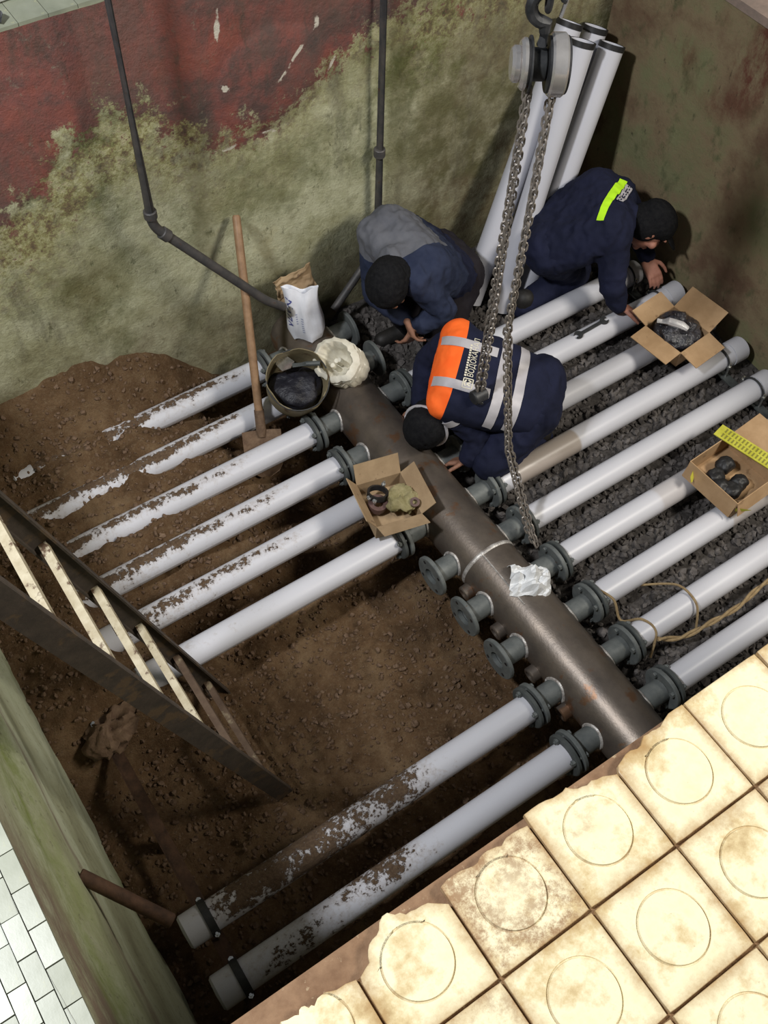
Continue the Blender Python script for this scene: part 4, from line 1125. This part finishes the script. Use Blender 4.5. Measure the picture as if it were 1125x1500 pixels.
def torso_caps(mb, hip, chest, shL, shR, k=1.0, add=0.0, depth=.105):
    hip = Vector(hip); chest = Vector(chest); shL = Vector(shL); shR = Vector(shR)
    ax = (chest-hip).normalized(); sx = (shR-shL).normalized(); sx = (sx-ax*sx.dot(ax)).normalized()
    q = sx*(shR-shL).dot(sx)*.5
    for i in range(9):
        t = i/8; c = hip+(chest-hip)*t*.97; w = (.085+.045*t+.01*math.sin(t*3))*k**2
        capsule(mb, c-sx*w, c+sx*w, .108*k+add, .108*k+add, 16)
    for t in (.0, .25, .5): capsule(mb, shL*(1-t)+(chest-sx*.12*k-ax*.02)*t, shR*(1-t)+(chest+sx*.12*k-ax*.02)*t, (.070+.03*t)*k+add, (.070+.03*t)*k+add, 16)
def limb(mb, pts, rs, add=0.0):
    for i in range(len(pts)-1): capsule(mb, pts[i], pts[i+1], rs[i]+add, rs[i+1]+add, 14)
def strip_on(T, frm, to, width, origin_n, mat, name, parent, nl=40, nw=3, lift=.003, depth=.4):
    """a tape of given width laid on surface T between two points (cast along -origin_n)"""
    frm = Vector(frm); to = Vector(to); n = Vector(origin_n).normalized(); d = to-frm; w = d.cross(n).normalized(); V = {}; F = []; L = []
    for i in range(nl+1):
        for j in range(nw+1):
            p = frm+d*(i/nl)+w*width*(j/nw-.5); h = T.ray_cast(p+n*depth, -n, depth*2)
            if h[0] is not None: V[(i, j)] = len(L); L.append(h[0]+h[1]*lift)
    full = [all((i, j) in V for j in range(nw+1)) for i in range(nl+1)]
    def near(i): return full[i] and full[i+1] and all((L[V[(i, j)]]-L[V[(i+1, j)]]).length < .035 for j in range(nw+1)) and (L[V[(i, 0)]]-L[V[(i, nw)]]).length < width*2.2
    a = b = nl//2
    while a > 0 and near(a-1): a -= 1
    while b < nl and near(b): b += 1
    for i in range(a, b):
        for j in range(nw): F.append((V[(i, j)], V[(i+1, j)], V[(i+1, j+1)], V[(i, j+1)]))
    me = bpy.data.meshes.new(name); me.from_pydata([tuple(p) for p in L], [], F); me.update(); me.materials.append(mat)
    for p in me.polygons: p.use_smooth = True
    o = link(name, me, parent); me.transform(Matrix.Translation(-Vector(parent.location)))
    return o
def wT(o):
    off = Vector(o.parent.location) if o.parent else Vector((0, 0, 0))
    return BVHTree.FromPolygons([v.co+off for v in o.data.vertices], [tuple(p.vertices) for p in o.data.polygons])

def boot(mb, ankle, toe_dir):
    a = Vector(ankle); t = Vector(toe_dir).normalized()
    capsule(mb, a+Vector((0, 0, .06)), a+Vector((0, 0, -.01)), .050, .050); capsule(mb, a-t*.03+Vector((0, 0, -.035)), a+t*.15+Vector((0, 0, -.045)), .045, .040)

def split_planes(o, planes, name, mat, parent):
    """cut o along planes [(point, normal)] and move what lies on the normals' side of all of them into a new child"""
    off = Vector(parent.location); me = o.data
    bm = bmesh.new(); bm.from_mesh(me)
    for p, n in planes: bmesh.ops.bisect_plane(bm, geom=bm.verts[:]+bm.edges[:]+bm.faces[:], plane_co=Vector(p)-off, plane_no=Vector(n), dist=1e-6)
    bm.to_mesh(me); bm.free(); me.update()
    keep = [all((f.center+off-Vector(p)).dot(Vector(n)) > 0 for p, n in planes) for f in me.polygons]
    n = me.copy(); n.name = name
    for m_, want in ((n, True), (me, False)):
        bm = bmesh.new(); bm.from_mesh(m_); bm.faces.ensure_lookup_table()
        bmesh.ops.delete(bm, geom=[f for f, k in zip(bm.faces, keep) if k != want], context='FACES'); bm.to_mesh(m_); bm.free(); m_.update()
    n.materials.clear(); n.materials.append(mat)
    return link(name, n, parent)

def worker_back():
    """crouching worker with the black knit hat and grey back panel"""
    loc = (.75, 1.22, -.10)
    o = person('person', loc, 'worker in navy and grey jacket and black knit hat crouching by the back wall')
    hip = Vector((.70, 1.23, .24)); chest = Vector((.44, 1.19, .50)); shN = Vector((.37, 1.01, .50)); shF = Vector((.36, 1.33, .52))
    neck = Vector((.33, 1.13, .54)); hc = Vector((.255, 1.055, .50)); f = Vector((-.25, -.25, -.95)); u = Vector((-.75, -.55, .33))
    eN = Vector((.47, .93, .33)); wN = Vector((.375, .985, .235)); eF = Vector((.30, 1.22, .28)); wF = Vector((.335, 1.03, .27))
    kN = Vector((.475, .935, .115)); aN = Vector((.56, 1.00, -.05)); kF = Vector((.42, 1.18, .17)); aF = Vector((.52, 1.24, -.05))
    b = MB(); torso_caps(b, hip, chest, shN, shF, add=-.018)
    capsule(b, chest, hc-u*.03, .06, .055); s, f, u = head_shape(b, hc, f, u)
    limb(b, [shN, eN, wN], [.045, .036, .026]); limb(b, [shF, eF, wF], [.045, .036, .026])
    for kk, aa, yy in ((kN, aN, -.09), (kF, aF, .09)): limb(b, [hip+Vector((0, yy, 0)), kk, aa], [.075, .052, .038])
    hand(b, wN, (-.35, .05, -.55), (-.2, .9, -.1), .95, .75, .1, 1); hand(b, wF, (.05, -.35, -.5), (.4, -.5, -.5), .95, .75, .1, -1)
    remesh(b, 'body', M['skin_dark'], .0058, 3, o); eyes(o, hc, s, f, u)
    j = MB(); torso_caps(j, hip, chest, shN, shF, add=.006); limb(j, [shN, eN, wN+(eN-wN)*.12], [.068, .056, .045], .0); limb(j, [shF, eF, wF+(eF-wF)*.12], [.068, .056, .045])
    capsule(j, chest, neck, .08, .066)
    J = remesh(j, 'jacket', M['navy_light'], .009, 6, o, .030, 15, 2)
    ax = (chest-hip).normalized()
    # grey back panel: upper back, cut from the same cloth shell
    lat = (shF-shN).normalized()
    split_planes(J, [(hip+ax*.15, ax), (chest-lat*.075, lat+Vector((0, 0, .25))), (chest-Vector((0, 0, .03)), Vector((-.15, -.1, 1)))], 'back_panel', M['grey_cloth'], o)
    split_planes(J, [(hip+ax*.15, -ax)], 'jacket_skirt', M['navy'], o)
    t = MB()
    for kk, aa, yy in ((kN, aN, -.09), (kF, aF, .09)): limb(t, [hip+Vector((0.03, yy, -.01)), kk, aa], [.108, .080, .062])
    capsule(t, hip+Vector((.03, -.08, 0)), hip+Vector((.03, .08, 0)), .115, .115)
    remesh(t, 'trousers', M['trousers'], .010, 6, o, .024, 14, 4)
    bt = MB(); boot(bt, aN, (-1, -.1, 0)); remesh(bt, 'boot', M['boot'], .010, 4, o); bt = MB(); boot(bt, aF, (-1, .1, 0)); remesh(bt, 'boot', M['boot'], .010, 4, o)
    c = MB(); m = Matrix((s, f, u)).transposed(); ellip(c, hc+u*.035-f*.012, (.094, .108, .095), m); ellip(c, hc-f*.028-u*.015, (.094, .090, .088), m)
    C = remesh(c, 'knit_hat', M['knit'], .008, 5, o, .010, 40, 1)
worker_back()

def worker_right():
    """worker bent over the right pipe ends, lime band across the shoulders"""
    loc = (1.22, 1.12, -.10)
    o = person('person', loc, 'worker in navy with lime shoulder band and dark cap bending over the right pipes')
    hip = Vector((1.20, 1.06, .30)); chest = Vector((1.39, .955, .46)); shR = Vector((1.32, .80, .44)); shL = Vector((1.52, 1.00, .46))
    hc = Vector((1.555, .80, .41)); f = Vector((.42, -.42, -.80)); u = Vector((.62, -.42, .60))
    eR = Vector((1.30, .715, .22)); wR = Vector((1.335, .675, .105)); eL = Vector((1.64, .93, .25)); wL = Vector((1.605, .80, .17))
    kR = Vector((1.34, 1.00, .07)); aR = Vector((1.05, 1.02, -.04)); kL = Vector((1.44, 1.14, .10)); aL = Vector((1.22, 1.26, -.04))
    b = MB(); torso_caps(b, hip, chest, shL, shR, add=-.018)
    capsule(b, chest, hc-u*.03, .06, .055); s, f, u = head_shape(b, hc, f, u)
    limb(b, [shR, eR, wR], [.045, .036, .026]); limb(b, [shL, eL, wL], [.045, .036, .026])
    for kk, aa, q in ((kR, aR, -1), (kL, aL, 1)): limb(b, [hip+Vector((.07, .06, 0))*q, kk, aa], [.075, .052, .038])
    hand(b, wR, (.75, -.25, -.42), (-.3, -.2, -.9), 1.0, .55, .15, -1); hand(b, wL, (.0, -.75, -.45), (.2, .1, -.9), 1.0, .7, .15, 1)
    remesh(b, 'body', M['skin'], .0058, 3, o); eyes(o, hc, s, f, u)
    j = MB(); torso_caps(j, hip, chest, shL, shR, add=.010); limb(j, [shR, eR, wR+(eR-wR)*.18], [.074, .062, .048]); limb(j, [shL, eL, wL+(eL-wL)*.18], [.074, .062, .048])
    capsule(j, chest, hc-u*.05-f*.04, .085, .066)
    J = remesh(j, 'jacket', M['navy'], .009, 6, o, .026, 14, 7)
    T = wT(J); ax = (chest-hip).normalized(); cr = (shR-shL).normalized(); nn = (ax.cross(cr)); nn = nn if nn.z > 0 else -nn
    nn = (nn+Vector((-.25, -.25, 0))).normalized()
    cb = Vector((-.86, -.50, .0)).normalized(); mid = chest+ax*.055
    nn = (nn+ax*.35).normalized(); strip_on(T, mid-cb*.13, mid+cb*.19, .034, nn, M['lime'], 'lime_band', o)
    q = mid+ax*.034+cb*.01; cr = cb; nn = (nn+ax*.35).normalized()
    strip_on(T, q-cr*.09, q+cr*.07, .032, nn, M['reflective'], 'reflective_patch', o, lift=.008)
    # rows of small dark print on the patch
    V = []
    pp = MB()
    for row in (-.006, .007):
        for i in range(9):
            p = q-cr*.085+cr*i*.019+ax*row; h = T.ray_cast(p+nn*.4, -nn, .8)
            if h[0] is not None:
                pp.bar(h[0]+h[1]*.0095-cr*.005, h[0]+h[1]*.0095+cr*.005, .005, .0012, up=h[1])
    put('patch_print', pp, M['navy'], o, False)
    t = MB()
    for kk, aa, q_ in ((kR, aR, -1), (kL, aL, 1)): limb(t, [hip+Vector((.07, .06, 0))*q_, kk, aa], [.115, .082, .064])
    capsule(t, hip-Vector((.07, .06, 0)), hip+Vector((.07, .06, 0)), .118, .118)
    remesh(t, 'trousers', M['navy'], .010, 6, o, .024, 14, 9)
    for aa in (aR, aL):
        bt = MB(); boot(bt, aa, (.5, -.6, 0)); remesh(bt, 'boot', M['boot'], .010, 4, o)
    c = MB(); m = Matrix((s, f, u)).transposed(); ellip(c, hc+u*.042-f*.006, (.090, .108, .080), m); ellip(c, hc-f*.028-u*.012, (.094, .088, .088), m)
    C = remesh(c, 'cap', M['knit'], .008, 5, o, .006, 40, 3)
    br = MB(); ellip(br, hc+u*.045+f*.115, (.070, .055, .008), m); put('cap_peak', br, M['knit'], o)
worker_right()

def worker_orange():
    loc = (.55, .45, -.10)
    o = person('person', loc, 'worker in orange and navy reflective vest kneeling over the header, back to camera')
    hip = Vector((.495, .335, .330)); chest = Vector((.262, .560, .395)); shR = Vector((.365, .690, .435)); shL = Vector((.150, .485, .365))
    ax = (chest-hip).normalized(); cr = (shR-shL).normalized()
    hc = Vector((.100, .515, .225)); f = Vector((-.10, .15, -.98)); u = Vector((-.80, -.30, -.35))
    eL = Vector((.255, .375, .20)); wL = Vector((.205, .345, .075)); eR = Vector((.30, .80, .22)); wR = Vector((.20, .70, .07))
    kL = Vector((.275, .285, .09)); aL = Vector((.60, .330, -.04)); kR = Vector((.44, .555, .09)); aR = Vector((.72, .550, -.04))
    b = MB(); torso_caps(b, hip, chest, shL, shR, .88, add=-.018)
    capsule(b, chest, hc-u*.03, .06, .055); s, f, u = head_shape(b, hc, f, u)
    limb(b, [shR, eR, wR], [.045, .036, .026]); limb(b, [shL, eL, wL], [.045, .036, .026])
    for kk, aa, q in ((kL, aL, -1), (kR, aR, 1)): limb(b, [hip+cr*.085*q, kk, aa], [.075, .052, .038])
    hand(b, wL, (-.35, .45, -.3), (-.4, -.1, -.8), .95, .6, .15, 1); hand(b, wR, (-.5, -.35, -.3), (-.2, -.2, -.9), .95, .6, .15, -1)
    remesh(b, 'body', M['skin_dark'], .0058, 3, o); eyes(o, hc, s, f, u)
    j = MB(); torso_caps(j, hip, chest, shL, shR, .88, add=.004); limb(j, [shR, eR, wR+(eR-wR)*.15], [.072, .060, .047]); limb(j, [shL, eL, wL+(eL-wL)*.15], [.072, .060, .047])
    capsule(j, chest, hc-u*.06, .08, .066)
    remesh(j, 'jacket', M['navy'], .009, 6, o, .026, 15, 12)
    v = MB(); torso_caps(v, hip+ax*.03, chest, shL, shR, .88, add=.018)
    V = remesh(v, 'vest', M['navy'], .0085, 7, o, .014, 11, 14)
    T = wT(V); nn = ax.cross(cr); nn = nn if nn.z > 0 else -nn; nn = (nn+Vector((-.22, -.30, .1))).normalized()
    split_planes(V, [(chest+ax*.012, ax+cr*.04)], 'orange_panel', M['orange'], o)
    # two tapes over the shoulders, two round the waist
    for off in (-.075, .115): strip_on(T, chest+cr*off-ax*.13, chest+cr*off+ax*.17, .040, nn, M['reflective'], 'shoulder_tape', o)
    for t in (.165, .085): strip_on(T, hip+ax*t-cr*.20, hip+ax*t+cr*.20, .042, nn, M['reflective'], 'waist_tape', o)
    # print: crest and lettering along the back
    e = chest-ax*.008
    def lettering(text, size, org, name, narrow=1.0):
        cu = bpy.data.curves.new('t', 'FONT'); cu.body = text; cu.size = size; to = bpy.data.objects.new('t', cu); COL.objects.link(to)
        dg = bpy.context.evaluated_depsgraph_get(); me = bpy.data.meshes.new_from_object(to.evaluated_get(dg)); bpy.data.objects.remove(to)
        bm = bmesh.new(); bm.from_mesh(me); bmesh.ops.triangulate(bm, faces=bm.faces[:])
        P = []; F = []; ok = []
        for q in bm.verts:
            p = org+cr*q.co.x*narrow+ax*q.co.y; h = T.ray_cast(p+nn*.4, -nn, .8)
            ok.append(h[0] is not None); P.append(tuple(h[0]+h[1]*.004) if h[0] else (0, 0, 0))
        F = [tuple(q.index for q in fc.verts) for fc in bm.faces if all(ok[q.index] for q in fc.verts)]
        bm.free(); m2 = bpy.data.meshes.new(name); m2.from_pydata(P, [], F); m2.update(); m2.materials.append(M['print'])
        bm = bmesh.new(); bm.from_mesh(m2); bmesh.ops.delete(bm, geom=[q for q in bm.verts if not q.link_faces], context='VERTS'); bm.to_mesh(m2); bm.free()
        ob = link(name, m2, o); m2.transform(Matrix.Translation(-Vector(loc))); return ob
    lettering('ВОДОКАНАЛ', .034, e-cr*.03-ax*.040, 'lettering', .82)
    # smaller upper line, not legible in the photograph: short marks
    def marks(rects, name):
        pp = MB()
        for (u0, v0, u1, v1, w_) in rects:
            a = e+cr*u0+ax*v0; b_ = e+cr*u1+ax*v1; ha = T.ray_cast(a+nn*.4, -nn, .8); hb_ = T.ray_cast(b_+nn*.4, -nn, .8)
            if ha[0] and hb_[0]: pp.bar(ha[0]+ha[1]*.004, hb_[0]+hb_[1]*.004, w_, .001, up=ha[1])
        put(name, pp, M['print'], o, False)
    marks([(-.03+.0115*i, -.008, -.0225+.0115*i, -.008, .009) for i in range(13)], 'small_print')
    L = -.080
    marks([(L, -.045, L+.042, -.045, .004), (L, -.006, L+.042, -.006, .004), (L, -.045, L, -.006, .004), (L+.042, -.045, L+.042, -.006, .004), (L+.008, -.018, L+.020, -.011, .006), (L+.022, -.011, L+.036, -.018, .006), (L+.012, -.036, L+.018, -.022, .006), (L+.026, -.036, L+.022, -.024, .006), (L+.030, -.040, L+.036, -.026, .005)], 'crest')
    t = MB()
    for kk, aa, q in ((kL, aL, -1), (kR, aR, 1)): limb(t, [hip+cr*.075*q+Vector((.03, 0, -.01)), kk, aa], [.108, .084, .064])
    capsule(t, hip+cr*.075+Vector((.03, 0, -.02)), hip-cr*.075+Vector((.03, 0, -.02)), .112, .112)
    remesh(t, 'trousers', M['navy'], .010, 6, o, .026, 13, 17)
    for aa in (aL, aR):
        bt = MB(); boot(bt, aa, (-1, .0, 0)); remesh(bt, 'boot', M['boot'], .010, 4, o)
    c = MB(); m = Matrix((s, f, u)).transposed(); ellip(c, hc+u*.035-f*.010, (.092, .108, .092), m); ellip(c, hc-f*.038-u*.005, (.086, .082, .072), m)
    remesh(c, 'knit_hat', M['knit'], .008, 5, o, .010, 40, 5)
    rg = MB(); rg.tube([hc+u*.018+(s*math.cos(q)*.097+f*math.sin(q)*.112) for q in np.linspace(0, 2*math.pi, 33)], .008, 8, False); put('hat_band', rg, M['reflective'], o)
    arm = MB(); d = (eL-shL).normalized(); arm.rev(shL+d*.05, d, [(0, .073), (0, .077), (.034, .074), (.034, .070)], 24); put('sleeve_tape', arm, M['reflective'], o)
worker_orange()
